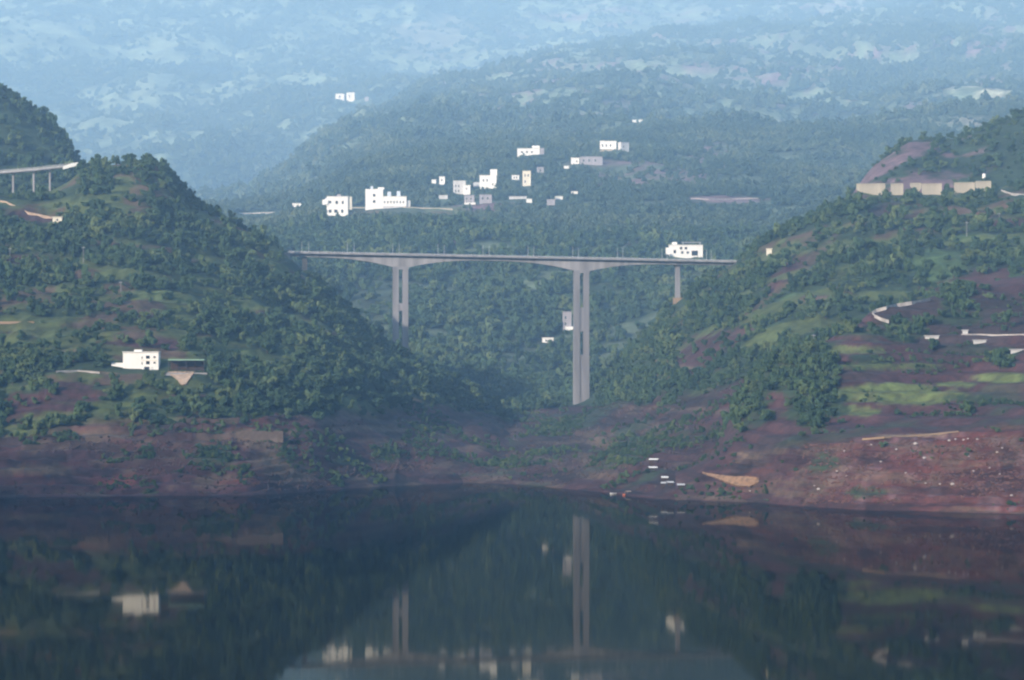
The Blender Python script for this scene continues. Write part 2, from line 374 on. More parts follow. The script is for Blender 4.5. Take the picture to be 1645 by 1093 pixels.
def colour_r(h):
    n1 = fbm(h.X, h.Y, 60, 4, 121); n2 = fbm(h.X, h.Y, 25, 3, 131)
    edge = h.T + n1 * 0.25 + n2 * 0.15
    lim = 2.02 + 0.12 * sstep(980, 1090, h.PX) * (1 - sstep(1200, 1260, h.PX))
    bare = 1 - sstep(lim - 0.1, lim + 0.1, edge)
    col = np.ones(h.X.shape + (3,)) * VEG; dens = 1 - bare
    for k, (x, y, rx, ry, c, rot) in enumerate([(1300, 418, 95, 9, TAN * 0.7, -0.72), (1425, 338, 40, 16, SOIL_B, -0.3), (1610, 358, 60, 12, SOIL, 0.1), (1120, 572, 66, 30, SOIL, -0.5),
            (1190, 535, 40, 10, SOIL, -0.7), (1260, 440, 45, 12, SOIL, -0.7), (1600, 470, 120, 40, SOIL, 0), (1240, 408, 18, 8, RED * 0.7, 0), (1090, 588, 40, 3, TAN, 0.2), (1350, 440, 40, 8, GRASS, -0.6)]):
        w = patch(h, x, y, rx, ry, 0.4, 0.4, k, rot); col = blend(col, c, w); dens = dens * (1 - 0.95 * w)
    for k, (x, y, rx, ry) in enumerate([(1510, 425, 42, 24), (1560, 385, 60, 8), (1280, 480, 30, 8)]):
        w = patch(h, x, y, rx, ry, 0.4, 0.5, k + 30); col = blend(col, BRIGHT, w); dens = dens * (1 - 0.97 * w)
    col = blend(col, SOIL * 0.8, bare); col = blend(col, SOIL_B * 0.8, bare * sstep(-0.1, 0.3, n1)); col = strata(h, col, bare, 711); h.bare = bare
    col = blend(col, VEG, bare * sstep(0.15, 0.4, fbm(h.X, h.Y, 45, 3, 141)) * 0.7)
    dens = dens * sstep(-0.8, -0.25, n1 + 0.5 * n2 + 0.25)
    cl = sstep(0.0, 0.2, fbm(h.X * 0.5, h.Y + h.Z * 2.0, 34, 4, 151)) * (1 - bare) * sstep(1000, 1150, h.PX); col = blend(col, GRASS * 1.4, cl * 0.85); dens = dens * (1 - 0.93 * cl); b2 = cl * sstep(0.0, 0.25, n2); col = blend(col, SOIL * 1.4, b2 * 0.75)
    h.shrub = bare * sstep(0.05, 0.3, fbm(h.X, h.Y, 40, 4, 143)) * sstep(660, 760, h.PX)
    return col, dens
hill_r = Hill('hillside', rows_r, 645, 2060, 3.0, [6, 70, 70, 70, 12, 10], [(260, -45), (700, -80)], shape_r, colour_r, TM)

# ---- upper slope on the right, above the road walls
rows_u = [[(1250, 420, 2440), (2400, 420, 2440)], [(1250, 420, 2500), (1350, 350, 2500), (1400, 322, 2500), (1600, 312, 2500), (2400, 250, 2500)],
    [(1250, 420, 2700), (1350, 345, 2700), (1372, 312, 2705), (1400, 274, 2720), (1460, 228, 2740), (1540, 226, 2760), (1600, 200, 2760), (1645, 176, 2760), (1800, 90, 2780), (2400, -60, 2800)]]
def shape_u(h, X, Y, Z, T): return fbm(X, Y, 80, 4, 177) * 4
def colour_u(h):
    n1 = fbm(h.X, h.Y, 60, 4, 181)
    bare = 0.9 * sstep(-0.15, 0.2, n1 + 0.22 + 0.7 * fbm(h.X, h.Y + h.Z, 24, 4, 185) - 0.0045 * (h.PX - 1440) - 0.5 * sstep(1.7, 2.0, h.T) + 0.3 * fbm(h.X, h.Y + h.Z, 18, 3, 183))
    col = blend(np.ones(h.X.shape + (3,)) * VEG, PINK * 0.75, bare)
    return col, np.clip(1 - 0.97 * bare, 0, 1)
hill_u = Hill('hillside', rows_u, 1255, 2060, 4, [14, 60, 12, 8], [(220, -60), (500, -160)], shape_u, colour_u, TM, 4)

# ---- terraced spur at the near right
sh_n = [(1080, 803), (1180, 806), (1220, 808), (1300, 815), (1400, 820), (1645, 826), (2400, 832)]
rows_n = [under(sh_n), shore(sh_n),
    [(1080, 760, 1690), (1140, 742, 1660), (1180, 722, 1640), (1270, 712, 1600), (1400, 703, 1575), (1530, 694, 1570), (1645, 680, 1570), (2400, 640, 1570)],
    [(1080, 765, 1720), (1140, 735, 1700), (1180, 690, 1690), (1260, 662, 1680), (1350, 646, 1680), (1450, 640, 1685), (1560, 634, 1695), (1645, 608, 1700), (2400, 560, 1700)],
    [(1080, 770, 1760), (1140, 735, 1745), (1180, 660, 1745), (1230, 592, 1765), (1330, 556, 1785), (1400, 530, 1800), (1480, 538, 1800), (1645, 538, 1800), (2400, 480, 1820)],
    [(1080, 772, 1790), (1140, 735, 1760), (1180, 660, 1760), (1230, 590, 1790), (1330, 550, 1810), (1375, 525, 1830), (1398, 500, 1840), (1430, 492, 1850), (1490, 478, 1880), (1560, 462, 1920), (1645, 440, 1950), (2400, 370, 1970)]]
def shape_n(h, X, Y, Z, T):
    g = sstep(1150, 1230, h.px)[None, :]
    t1 = (terrace(Z + fbm(X, Y, 80, 3, 203) * 2.5, 3.4, 0.12) - Z) * sstep(0.95, 1.2, T) * (1 - sstep(1.85, 2.05, T))
    t2 = (terrace(Z + fbm(X, Y, 100, 2, 204) * 5, 5.5, 0.2) - Z) * 0.8 * sstep(2.0, 2.3, T) * (1 - sstep(4.6, 5.0, T))
    n = fbm(X, Y, 120, 4, 201) * 4 * sstep(2.0, 2.6, T) * (1 - 0.7 * sstep(4.2, 5, T)) + fbm(X, Y, 28, 4, 209) * 1.6 * sstep(1.0, 1.4, T) + ridged(X, Y * 0.4, 20, 3, 211) * 0.9 * sstep(1.0, 1.3, T) * (1 - 0.7 * sstep(2, 2.4, T))
    return (t1 + t2 + n) * g
N_TREE = [(1300, 610, 48, 62, 1.0), (1235, 610, 40, 26, 0.8), (1450, 536, 50, 18, 1.0), (1610, 575, 30, 20, 1.0), (1400, 575, 45, 8, 0.35), (1300, 668, 45, 26, 1.0), (1350, 530, 40, 10, 0.4), (1540, 512, 40, 12, 0.5),
          (1345, 660, 20, 18, 0.7), (1560, 640, 60, 7, 0.3), (1200, 645, 50, 45, 0.9), (1540, 475, 26, 24, 0.9)]
def colour_n(h):
    n1 = fbm(h.X, h.Y, 50, 4, 221); n2 = fbm(h.X, h.Y, 18, 3, 231)
    col = blend(np.ones(h.X.shape + (3,)) * SOIL, SOIL_B, sstep(-0.2, 0.3, n1))
    low = 1 - sstep(1.85, 2.05, h.T)
    col = blend(col, RED * 0.85, low * sstep(1270, 1400, h.PX) * (0.35 + 0.65 * sstep(-0.3, 0.25, n1)))
    col = blend(col, TAN, low * sstep(0.12, 0.4, n2) * 0.7 * sstep(1250, 1330, h.PX))
    col = blend(col, PINK * 0.7, low * sstep(0.25, 0.5, fbm(h.X, h.Y, 9, 2, 241)) * 0.6 * sstep(1290, 1360, h.PX))
    for k, (x, y, rx, ry, c) in enumerate([(1450, 636, 115, 16, GRASS * 1.7), (1420, 622, 70, 8, GRASS * 2.0), (1330, 562, 90, 6, GRASS * 1.6), (1625, 607, 70, 8, GRASS * 1.9), (1370, 660, 50, 10, GRASS * 1.5), (1440, 588, 80, 6, GRASS * 1.3), (1530, 618, 40, 5, GRASS * 1.7),
            (1450, 700, 100, 3, TAN * 1.4), (1230, 580, 60, 6, GRASS), (1380, 535, 40, 5, GRASS), (1320, 742, 30, 20, VEG), (1390, 790, 40, 8, VEG), (1620, 740, 16, 30, SOIL * 0.5), (1280, 740, 40, 18, SOIL * 0.7)]):
        w = patch(h, x, y, rx, ry, 0.5, 0.45, k); col = blend(col, c, w)
    col = blend(col, VEG, sstep(0.1, 0.45, fbm(h.X, h.Y, 30, 3, 251)) * (1 - low) * 0.6)
    dens = 0.05 * sstep(2.1, 2.4, h.T) * sstep(-0.1, 0.3, n1)
    col = strata(h, col, low * 0.9, 721)
    h.shrub = low * sstep(0.15, 0.4, fbm(h.X, h.Y, 30, 4, 243)) * 0.5 + (1 - low) * sstep(0.1, 0.35, fbm(h.X, h.Y, 25, 4, 245))
    for k, (x, y, rx, ry, d) in enumerate(N_TREE):
        w = patch(h, x, y, rx, ry, 0.3, 0.4, k + 40); dens = np.maximum(dens, d * w); col = blend(col, VEG, w)
    return col, dens
TMN = terrain_material('terraced_ground', 0.22, 0.8)
hill_n = Hill('hillside', rows_n, 1085, 2060, 2.5, [6, 80, 50, 60, 40, 10, 8], [(130, -10), (350, -60)], shape_n, colour_n, TMN)

# ---- wooded slope with the village, behind the bridge
rows_m = [[(-300, 690, 2480), (2300, 690, 2480)],
    [(-300, 590, 2680), (600, 575, 2680), (820, 585, 2700), (1000, 570, 2700), (2300, 540, 2700)],
    [(-300, 470, 3000), (500, 452, 3000), (800, 446, 3020), (1100, 440, 3000), (2300, 400, 3000)],
    [(-300, 420, 3500), (400, 384, 3500), (500, 358, 3560), (600, 350, 3580), (800, 345, 3580), (1100, 334, 3580), (1250, 340, 3560), (2300, 300, 3500)],
    [(-300, 405, 3640), (400, 364, 3640), (500, 341, 3660), (600, 331, 3670), (800, 320, 3670), (1100, 318, 3670), (1250, 325, 3640), (2300, 280, 3640)],
    [(-300, 400, 4750), (400, 357, 4750), (480, 330, 4800), (560, 266, 4850), (650, 240, 4850), (900, 222, 4850), (1100, 226, 4850), (1250, 246, 4800), (2300, 200, 4750)],
    [(-300, 398, 5600), (380, 355, 5700), (450, 329, 5800), (520, 262, 6000), (600, 222, 6300), (700, 192, 6600), (830, 168, 6800), (1000, 158, 6900), (1100, 172, 6800), (1250, 200, 6600), (1400, 186, 6700), (1645, 160, 6800), (2300, 130, 6900)],
    [(-300, 398, 5900), (380, 354, 6000), (450, 326, 6400), (520, 256, 7000), (600, 200, 7800), (700, 150, 8700), (830, 108, 9500), (960, 84, 10300), (1100, 62, 11000), (1300, 44, 11600), (1450, 20, 12000), (1645, -10, 12400), (2300, -40, 12800)]]
def shape_m(h, X, Y, Z, T):
    k = sstep(0.2, 1.0, T)
    bench = 1 - np.exp(-((T - 3.8) / 0.35) ** 2) * 0.85
    return (fbm(X, Y * 0.7, 420, 4, 301) * 30 + ridged(X + 0.3 * Y, Y * 0.35, 230, 3, 305) * 11) * k * bench * (1 + 1.3 * sstep(4.8, 5.6, T) ) + fbm(X, Y, 60, 3, 309) * 3
def colour_m(h):
    n1 = fbm(h.X, h.Y, 160, 4, 321); n2 = fbm(h.X, h.Y, 60, 3, 331)
    col = np.ones(h.X.shape + (3,)) * VEG; dens = np.ones(h.X.shape)
    for k, (x, y, rx, ry, c) in enumerate([(1045, 284, 110, 22, PINK), (1145, 248, 42, 20, PINK * 1.1), (600, 470, 42, 46, FIELD * 0.55), (830, 575, 50, 36, FIELD * 0.6), (735, 372, 30, 26, SOIL * 1.3),
            (940, 268, 60, 9, PINK), (735, 275, 40, 9, FIELD), (1170, 320, 60, 6, PINK), (640, 342, 90, 6, TAN), (900, 380, 50, 14, SOIL), (1015, 395, 40, 10, SOIL), (770, 330, 60, 10, PINK * 0.8), (850, 300, 50, 14, FIELD * 0.6),
            (560, 560, 60, 24, FIELD * 0.4), (1100, 470, 60, 20, FIELD * 0.35), (700, 500, 30, 40, DARK), (900, 600, 120, 22, DARK), (560, 400, 60, 10, FIELD * 0.4), (940, 150, 150, 9, PINK * 0.8), (860, 172, 70, 5, PINK * 0.8), (1000, 168, 90, 5, PINK * 0.8), (880, 132, 90, 5, PINK * 0.8), (1570, 152, 62, 22, PALE * 1.3), (1165, 146, 18, 7, PALE), (930, 108, 150, 14, PINK), (1190, 120, 130, 22, PINK), (1400, 92, 120, 20, PINK), (1320, 125, 40, 10, PINK),
            (1240, 70, 90, 12, PINK * 1.1), (1600, 60, 60, 30, PINK), (1480, 50, 90, 30, DARK), (1560, 196, 60, 8, PALE * 0.6), (1480, 200, 40, 6, PALE * 0.6), (1340, 14, 60, 10, PALE * 0.8), (1300, 205, 100, 14, DARK)]):
        w = patch(h, x, y, rx, ry, 0.5, 0.5, k); col = blend(col, c, w)
        if c is not DARK and c.sum() > 0.18: dens = dens * (1 - 0.85 * w)
    n3 = fbm(h.X, h.Y * 1.5 + h.Z, 35, 3, 351)
    g_ = sstep(0.02, 0.36, 0.6 * n1 + 0.5 * n2 + 0.6 * n3) * sstep(0.6, 1.2, h.T); col = blend(col, FIELD * 0.75, g_); dens = dens * (1 - 0.93 * g_)
    up = sstep(4.8, 5.8, h.T)
    ff = sstep(-0.35, 0.35, 0.8 * fbm(h.X, h.Y * 0.6, 400, 4, 361) + 0.6 * n2 + 0.7 * fbm(h.X, h.Y * 1.5 + h.Z, 70, 3, 363)) * up; col = blend(col, FIELD * 1.3, ff); dens = dens * (1 - 0.85 * sstep(0.35, 0.75, ff))
    pass
    p = up * sstep(0.3, 0.55, fbm(h.X, h.Y * 3, 130, 3, 341)); col = blend(col, PINK, p * 0.8); dens = dens * (1 - 0.8 * p)
    dens = dens * (0.35 + 0.65 * sstep(-0.5, 0.0, n2 + 0.15))
    return col, dens
TMM = terrain_material('wooded_slope_ground', 0.05, 2.5)
hill_m = Hill('village_slope', rows_m, -260, 2300, 5.0, [20, 60, 60, 25, 55, 55, 75, 6, 4], [(300, -40), (700, -200)], shape_m, colour_m, TMM, 8)

# ---- the high mountain at the back
rows_f = [[(-700, 430, 7200), (2400, 430, 8200)], [(-700, 330, 8200), (300, 352, 8200), (480, 358, 8200), (800, 300, 8800), (2400, 280, 9000)],
    [(-700, 180, 10200), (200, 210, 10100), (420, 240, 10000), (700, 190, 10400), (1200, 200, 10500), (2400, 170, 10500)],
    [(-700, 50, 12300), (300, 90, 12300), (700, 80, 12600), (1200, 80, 12600), (2400, 60, 12600)],
    [(-700, -16, 13800), (300, -10, 13800), (1200, -10, 13900), (2400, -20, 13900)],
    [(-700, 15, 15000), (600, 20, 15000), (2400, 15, 15200)]]
def shape_f(h, X, Y, Z, T):
    k = sstep(0.1, 1.0, T)
    rav = -np.exp(-(((X + 1100) + (Y - 7500) * 0.30) / 300) ** 2) * 160 * sstep(0.5, 1.5, T) * (1 - sstep(3.0, 4.0, T))
    return (ridged(X + 0.25 * Y, Y * 0.40, 1300, 5, 401) * 150 + ridged(X - 0.3 * Y, Y * 0.4, 520, 4, 405) * 45 + fbm(X, Y, 300, 4, 411) * 30) * k + rav
def colour_f(h):
    n1 = fbm(h.X, h.Y * 1.2, 700, 5, 421); n2 = fbm(h.X, h.Y, 220, 4, 431); n3 = fbm(h.X, h.Y, 70, 3, 433)
    col = np.ones(h.X.shape + (3,)) * VEG; dens = np.ones(h.X.shape)
    n4 = fbm(h.X, h.Y * 2.0 + h.Z, 45, 2, 435)
    f = sstep(-0.35, 0.35, 0.7 * n1 + 0.6 * n2 + 0.7 * n3 + 0.5 * n4); col = blend(col, FIELD * 1.35, f); dens = dens * (1 - 0.85 * sstep(0.35, 0.75, f))
    for k, (x, y, rx, ry, c) in enumerate([(1570, 152, 62, 24, PALE * 1.3), (1165, 146, 18, 8, PALE), (690, 66, 70, 40, PALE * 0.6), (930, 112, 150, 22, PINK), (1180, 130, 150, 40, PINK * 1.1), (1400, 90, 120, 26, PINK),
            (1600, 50, 60, 40, PINK), (1350, 10, 60, 16, PALE * 0.8), (1240, 60, 90, 14, PINK * 1.2), (230, 95, 130, 12, FIELD * 1.3), (340, 170, 20, 8, PALE), (460, 60, 60, 18, FIELD * 1.2), (80, 60, 120, 40, FIELD),
            (330, 280, 110, 34, DARK), (430, 290, 60, 50, DARK), (320, 115, 60, 20, DARK), (180, 60, 50, 12, DARK), (460, 165, 60, 24, DARK), (380, 260, 60, 40, DARK), (1480, 40, 110, 40, DARK), (1560, 195, 60, 10, PALE * 0.6), (1480, 200, 40, 8, PALE * 0.6), (150, 200, 60, 30, FIELD * 1.1), (1050, 40, 90, 24, FIELD)]):
        w = patch(h, x, y, rx, ry, 0.6, 0.6, k); col = blend(col, c, w)
        dens = dens * (1 - 0.8 * w) if c is not DARK else np.maximum(dens, w)
    tr = sstep(0.12, 0.4, fbm(h.X, h.Y * 4 + h.Z * 2, 240, 5, 441)) * sstep(700, 950, h.PX); col = blend(col, PINK, tr * 0.7); dens = dens * (1 - 0.7 * tr)
    dens = dens * (0.6 + 0.4 * sstep(-0.4, 0.1, n2))
    return col, dens
TMF = terrain_material('mountain_ground', 0.018, 7.0)
hill_f = Hill('mountain', rows_f, -640, 2300, 6.5, [20, 90, 110, 110, 30, 8], [(1500, -500)], shape_f, colour_f, TMF, 10)

# ---- unseen mountain added behind the camera to shade the near water and left shore
class Back: pass
bx_, by_ = np.meshgrid(np.linspace(-5600, 3600, 180), np.concatenate([np.linspace(-220, -1450, 50), np.linspace(-1500, -2600, 20)]))
bz = np.interp(-by_, [220, 320, 800, 1450, 1700, 2600], [-6, 90, 800, 1735, 1650, 700]) * np.interp(bx_, [-3150, -2965, -2700, -2480], [0.985, 0.98, 0.93, 0.85]) + (fbm(bx_, by_, 500, 4, 501) * 45 + ridged(bx_, by_ * 0.5, 260, 3, 503) * 25) * sstep(220, 600, -by_)  # crest heights shaped so the shadow covers the left shore, less the right
bm_ = bpy.data.meshes.new('mountain'); R_, N_ = bx_.shape; id_ = np.arange(R_ * N_).reshape(R_, N_)
bm_.from_pydata(np.stack([bx_, by_, bz], -1).reshape(-1, 3).tolist(), [], np.stack([id_[:-1, :-1], id_[1:, :-1], id_[1:, 1:], id_[:-1, 1:]], -1).reshape(-1, 4).tolist())
ca = bm_.color_attributes.new('Col', 'FLOAT_COLOR', 'POINT'); ca.data.foreach_set('color', np.tile(np.array([*VEG, 1], np.float32), R_ * N_))
bm_.materials.append(TMF); shade_mountain = bpy.data.objects.new('mountain', bm_); COL.objects.link(shade_mountain); shade_mountain['kind'] = 'structure'

# ---- reservoir
wm, n, l, p = mat_base('reservoir_water')
n.remove(p)
tc = n.new('ShaderNodeTexCoord'); mp = n.new('ShaderNodeMapping'); mp.inputs['Scale'].default_value = (0.05, 0.02, 1)
nz = n.new('ShaderNodeTexNoise'); nz.inputs['Scale'].default_value = 1.0; nz.inputs['Detail'].default_value = 6; nz.inputs['Roughness'].default_value = 0.6
l.new(tc.outputs['Object'], mp.inputs[0]); l.new(mp.outputs[0], nz.inputs['Vector'])
bp = n.new('ShaderNodeBump'); bp.inputs['Strength'].default_value = 1.0; bp.inputs['Distance'].default_value = 0.012
l.new(nz.outputs[0], bp.inputs['Height'])
gl = n.new('ShaderNodeBsdfGlossy'); gl.inputs['Color'].default_value = (0.52, 0.50, 0.44, 1); gl.inputs['Roughness'].default_value = 0.03
df = n.new('ShaderNodeBsdfDiffuse'); df.inputs['Color'].default_value = (0.004, 0.008, 0.010, 1)
fr = n.new('ShaderNodeFresnel'); fr.inputs['IOR'].default_value = 1.2
mx = n.new('ShaderNodeMixShader'); l.new(fr.outputs[0], mx.inputs[0]); l.new(df.outputs[0], mx.inputs[1]); l.new(gl.outputs[0], mx.inputs[2])
l.new(bp.outputs[0], gl.inputs['Normal'])
l.new(mx.outputs[0], n['Material Output'].inputs['Surface'])
w = MB(); w.v = [(-2500, -700, 0), (2500, -700, 0), (2500, 2700, 0), (-2500, 2700, 0)]; w.f = [(0, 1, 2, 3)]
tag(w.build('reservoir_water', wm), kind='structure')

# ------------------------------------------------------------------ trees
def crown_mesh(name, seed, mat, nq=230, tall=1.0):
    r = np.random.default_rng(seed)
    lumps = [(r.uniform(-.15, .15), r.uniform(-.15, .15), 0.85 * tall, 0.6)] + [(0.8 * math.cos(q) * r.uniform(.4, 1.1), 0.8 * math.sin(q) * r.uniform(.4, 1.1), tall * r.uniform(0.4, 1.55), r.uniform(.2, .5)) for q in np.linspace(0, 6.28, 8, endpoint=False) + r.uniform(0, 1)]
    V = []; Fc = []
    for k in range(nq):
        cx, cy, cz, rad = lumps[k % len(lumps)] if k % 3 else lumps[0]
        d = r.normal(size=3); d /= np.linalg.norm(d)
        if d[2] < -0.3: d[2] *= -0.5
        p = np.array((cx, cy, cz)) + d * rad * r.uniform(0.78, 1.08) * np.array((1, 1, 0.95 * tall))
        nrm = d + r.normal(size=3) * 0.45; nrm /= np.linalg.norm(nrm)
        u = np.cross(nrm, r.normal(size=3)); u /= np.linalg.norm(u); v = np.cross(nrm, u)
        s_ = r.uniform(0.10, 0.21); i = len(V)
        V += [tuple(p - u * s_ - v * s_ * .7), tuple(p + u * s_ - v * s_ * .6), tuple(p + u * s_ * .8 + v * s_ * .8), tuple(p - u * s_ * .7 + v * s_ * .7)]
        Fc.append((i, i + 1, i + 2, i + 3))
    # inner mass so that the crown is not see-through
    for (cx, cy, cz, rad) in lumps:
        i = len(V); k = 6
        for (zz, rr) in ((-.7, .55), (0.05, .8), (.62, .5)):
            for q in range(k):
                t = 6.283 * (q + r.uniform(-.2, .2)) / k; V.append((cx + rad * rr * math.cos(t), cy + rad * rr * math.sin(t), cz + rad * zz * tall))
        V.append((cx, cy, cz + rad * .85 * tall))
        for lv in range(2):
            for q in range(k): Fc.append((i + lv*k + q, i + lv*k + (q+1) % k, i + (lv+1)*k + (q+1) % k, i + (lv+1)*k + q))
        for q in range(k): Fc.append((i + 2*k + q, i + 2*k + (q+1) % k, i + 3*k))
    me = bpy.data.meshes.new(name); me.from_pydata(V, [], Fc); me.materials.append(mat)
    return me

def trunk_mesh():
    m = MB().cyl(0, 0, -0.35, 0.95, 0.085, 0.04, 6)
    for q in (0.4, 2.4, 4.5):
        c, s_ = math.cos(q), math.sin(q)
        m.sweep([[(0.03 * math.cos(t), 0.03 * math.sin(t), 0.45) for t in (0, 2.1, 4.2)], [(0.5 * c + 0.012 * math.cos(t), 0.5 * s_ + 0.012 * math.sin(t), 1.05) for t in (0, 2.1, 4.2)]])
    o = m.build('trunk', M['bark']); me = o.data; bpy.data.objects.remove(o); return me

CROWNS = [crown_mesh('crown', 11, LEAF), crown_mesh('crown', 12, LEAF, 230, 1.25), crown_mesh('crown', 13, LEAF, 210, 0.8), crown_mesh('crown', 14, LEAF, 250, 1.05)]
CROWNS_FAR = [crown_mesh('crown', 21, LEAF_FAR, 90), crown_mesh('crown', 22, LEAF_FAR, 90, 0.75)]
TRUNK = trunk_mesh()
CLEAR = []        # screen rectangles in front of built things, kept free of trees: (x0, x1, y0, y1, D)

def sample(h, count, smin, smax, pad=120, field=None):
    """count points on the hill, weighted by area times tree density; X, Y, Z, size"""
    X, Y, Z = h.X, h.Y, h.Z
    ax = np.stack([X[:-1, 1:] - X[:-1, :-1], Y[:-1, 1:] - Y[:-1, :-1], Z[:-1, 1:] - Z[:-1, :-1]], -1)
    ay = np.stack([X[1:, :-1] - X[:-1, :-1], Y[1:, :-1] - Y[:-1, :-1], Z[1:, :-1] - Z[:-1, :-1]], -1)
    area = np.linalg.norm(np.cross(ax, ay), axis=-1)
    d = (h.dens if field is None else field)[:-1, :-1]
    ok = (h.PX[:-1, :-1] > -pad) & (h.PX[:-1, :-1] < 1645 + pad) & (Z[:-1, :-1] > (3 if field is None else 0.8))
    wgt = area * d * ok
    c = rng.choice(wgt.size, count, p=(wgt / wgt.sum()).ravel())
    r_, c_ = np.unravel_index(c, wgt.shape)
    f, g = rng.random(count), rng.random(count)
    def bl(A): return A[r_, c_]*(1-f)*(1-g) + A[r_, c_+1]*f*(1-g) + A[r_+1, c_]*(1-f)*g + A[r_+1, c_+1]*f*g
    x, y, z = bl(X), bl(Y), bl(Z)
    s = smin + (smax - smin) * rng.random(count) ** 2.0
    px = CX + F * x / y; py = HY - F * (z - CH) / y
    keep = np.ones(count, bool)
    for (x0, x1, y0, y1, D) in CLEAR:
        hp = s * 1.75 * F / y
        rp = s * 0.95 * F / y
        keep &= ~((px > x0 - rp) & (px < x1 + rp) & (py > y0 - 1) & (py - hp < y1) & (y < D + 25))
    return np.stack([x, y, z, s], -1)[keep]

def forest(name, label, pts, meshes, cat='forest'):
    """a mass of trees too many to count: crowns instanced on points"""
    me = bpy.data.meshes.new(name); me.vertices.add(len(pts)); me.vertices.foreach_set('co', pts[:, :3].astype(np.float32).ravel())
    def attr(nm, ty, v): me.attributes.new(nm, ty, 'POINT').data.foreach_set('value', v)
    me.attributes.new('scale3', 'FLOAT_VECTOR', 'POINT').data.foreach_set('vector', (pts[:, 3:4] * rng.uniform(0.7, 1.35, (len(pts), 3))).astype(np.float32).ravel()); attr('turn', 'FLOAT', (rng.random(len(pts)) * 6.28).astype(np.float32))
    attr('variant', 'INT', rng.integers(0, len(meshes), len(pts)).astype(np.int32))
    o = bpy.data.objects.new(name, me); COL.objects.link(o)
    ng = bpy.data.node_groups.new(name, 'GeometryNodeTree')
    ng.interface.new_socket('Geometry', in_out='INPUT', socket_type='NodeSocketGeometry'); ng.interface.new_socket('Geometry', in_out='OUTPUT', socket_type='NodeSocketGeometry')
    N = ng.nodes; Lk = ng.links
    gi = N.new('NodeGroupInput'); go = N.new('NodeGroupOutput')
    def named(nm, ty):
        q = N.new('GeometryNodeInputNamedAttribute'); q.data_type = ty; q.inputs['Name'].default_value = nm; return q.outputs['Attribute']
    tu, va = named('turn', 'FLOAT'), named('variant', 'INT')
    cb = N.new('ShaderNodeCombineXYZ'); Lk.new(tu, cb.inputs[2])
    jn = N.new('GeometryNodeJoinGeometry')
    for k, src in enumerate(meshes):
        oi = N.new('GeometryNodeObjectInfo'); oi.inputs['Object'].default_value = src; oi.transform_space = 'ORIGINAL'
        cp = N.new('FunctionNodeCompare'); cp.data_type = 'INT'; cp.operation = 'EQUAL'
        ci = [q for q in cp.inputs if q.type == 'INT']; Lk.new(va, ci[0]); ci[1].default_value = k
        ip = N.new('GeometryNodeInstanceOnPoints')
        Lk.new(gi.outputs[0], ip.inputs['Points']); Lk.new(cp.outputs[0], ip.inputs['Selection']); Lk.new(oi.outputs['Geometry'], ip.inputs['Instance'])
        Lk.new(cb.outputs[0], ip.inputs['Rotation']); Lk.new(named('scale3', 'FLOAT_VECTOR'), ip.inputs['Scale'])
        Lk.new(ip.outputs[0], jn.inputs[0])
    Lk.new(jn.outputs[0], go.inputs[0])
    md = o.modifiers.new('trees', 'NODES'); md.node_group = ng
    tag(o, label, cat, kind='stuff'); return o

def tree(p, s, k, label, group=None):
    r = empty('tree', p, random.uniform(0, 6.28)); r.scale = (s, s, s * random.uniform(0.9, 1.15))
    tag(r, label, 'tree', group)
    for nm, me in (('crown', CROWNS[k % len(CROWNS)]), ('trunk', TRUNK)):
        o = bpy.data.objects.new(nm, me); COL.objects.link(o); o.parent = r
    return r

# ------------------------------------------------------------------ buildings
def windows(mbx, wl, parent, depth_sign=-1):
    """wl: list of (x0, x1, z0, z1) on the front face y = 0, as window > pane"""
    for (x0, x1, z0, z1) in wl:
        t = 0.14
        f = MB().box(x0 - t, x1 + t, -0.10, 0.02, z1, z1 + t).box(x0 - t, x1 + t, -0.16, 0.02, z0 - t, z0).box(x0 - t, x0, -0.10, 0.02, z0, z1).box(x1, x1 + t, -0.10, 0.02, z0, z1)
        fo = f.build('window', M['white'], parent)
        pn = MB().box(x0, x1, -0.04, 0.02, z0, z1); pn.build('pane', M['glass'], fo)

def house(name, label, cat, h, px, py, wpx, hpx, depth=9, mat='white', win=(), yaw=0.0, extra=(), roof=True, roofmat=None, found=6.0, group=None):
    """a flat-roofed block standing at (px, py); win and extra in pixels of the photograph from the lower left corner of the front"""
    P = h.at(px, py); k = P.y / F
    r = empty(name, P, yaw); tag(r, label, cat, group)
    wd, hg = wpx * k, hpx * k
    MB().box(-wd/2, wd/2, 0, depth, -found, hg).build('wall', M[mat], r)
    if roof:
        MB().box(-wd/2 - 0.5, wd/2 + 0.5, -0.6, depth + 0.5, hg, hg + 0.35).build('roof', M[roofmat or mat], r)
    windows(None, [(-wd/2 + x0 * k, -wd/2 + x1 * k, z0 * k, z1 * k) for (x0, x1, z0, z1) in win], r)
    for (nm, x0, x1, y0, y1, z0, z1, m) in extra:      # x, z in pixels, y in metres
        MB().box(-wd/2 + x0 * k, -wd/2 + x1 * k, y0, y1, z0 * k, z1 * k).build(nm, M[m], r)
    CLEAR.append((px - wpx/2, px + wpx/2, py - hpx * 0.7, py - 0.1 * hpx, P.y))
    return r

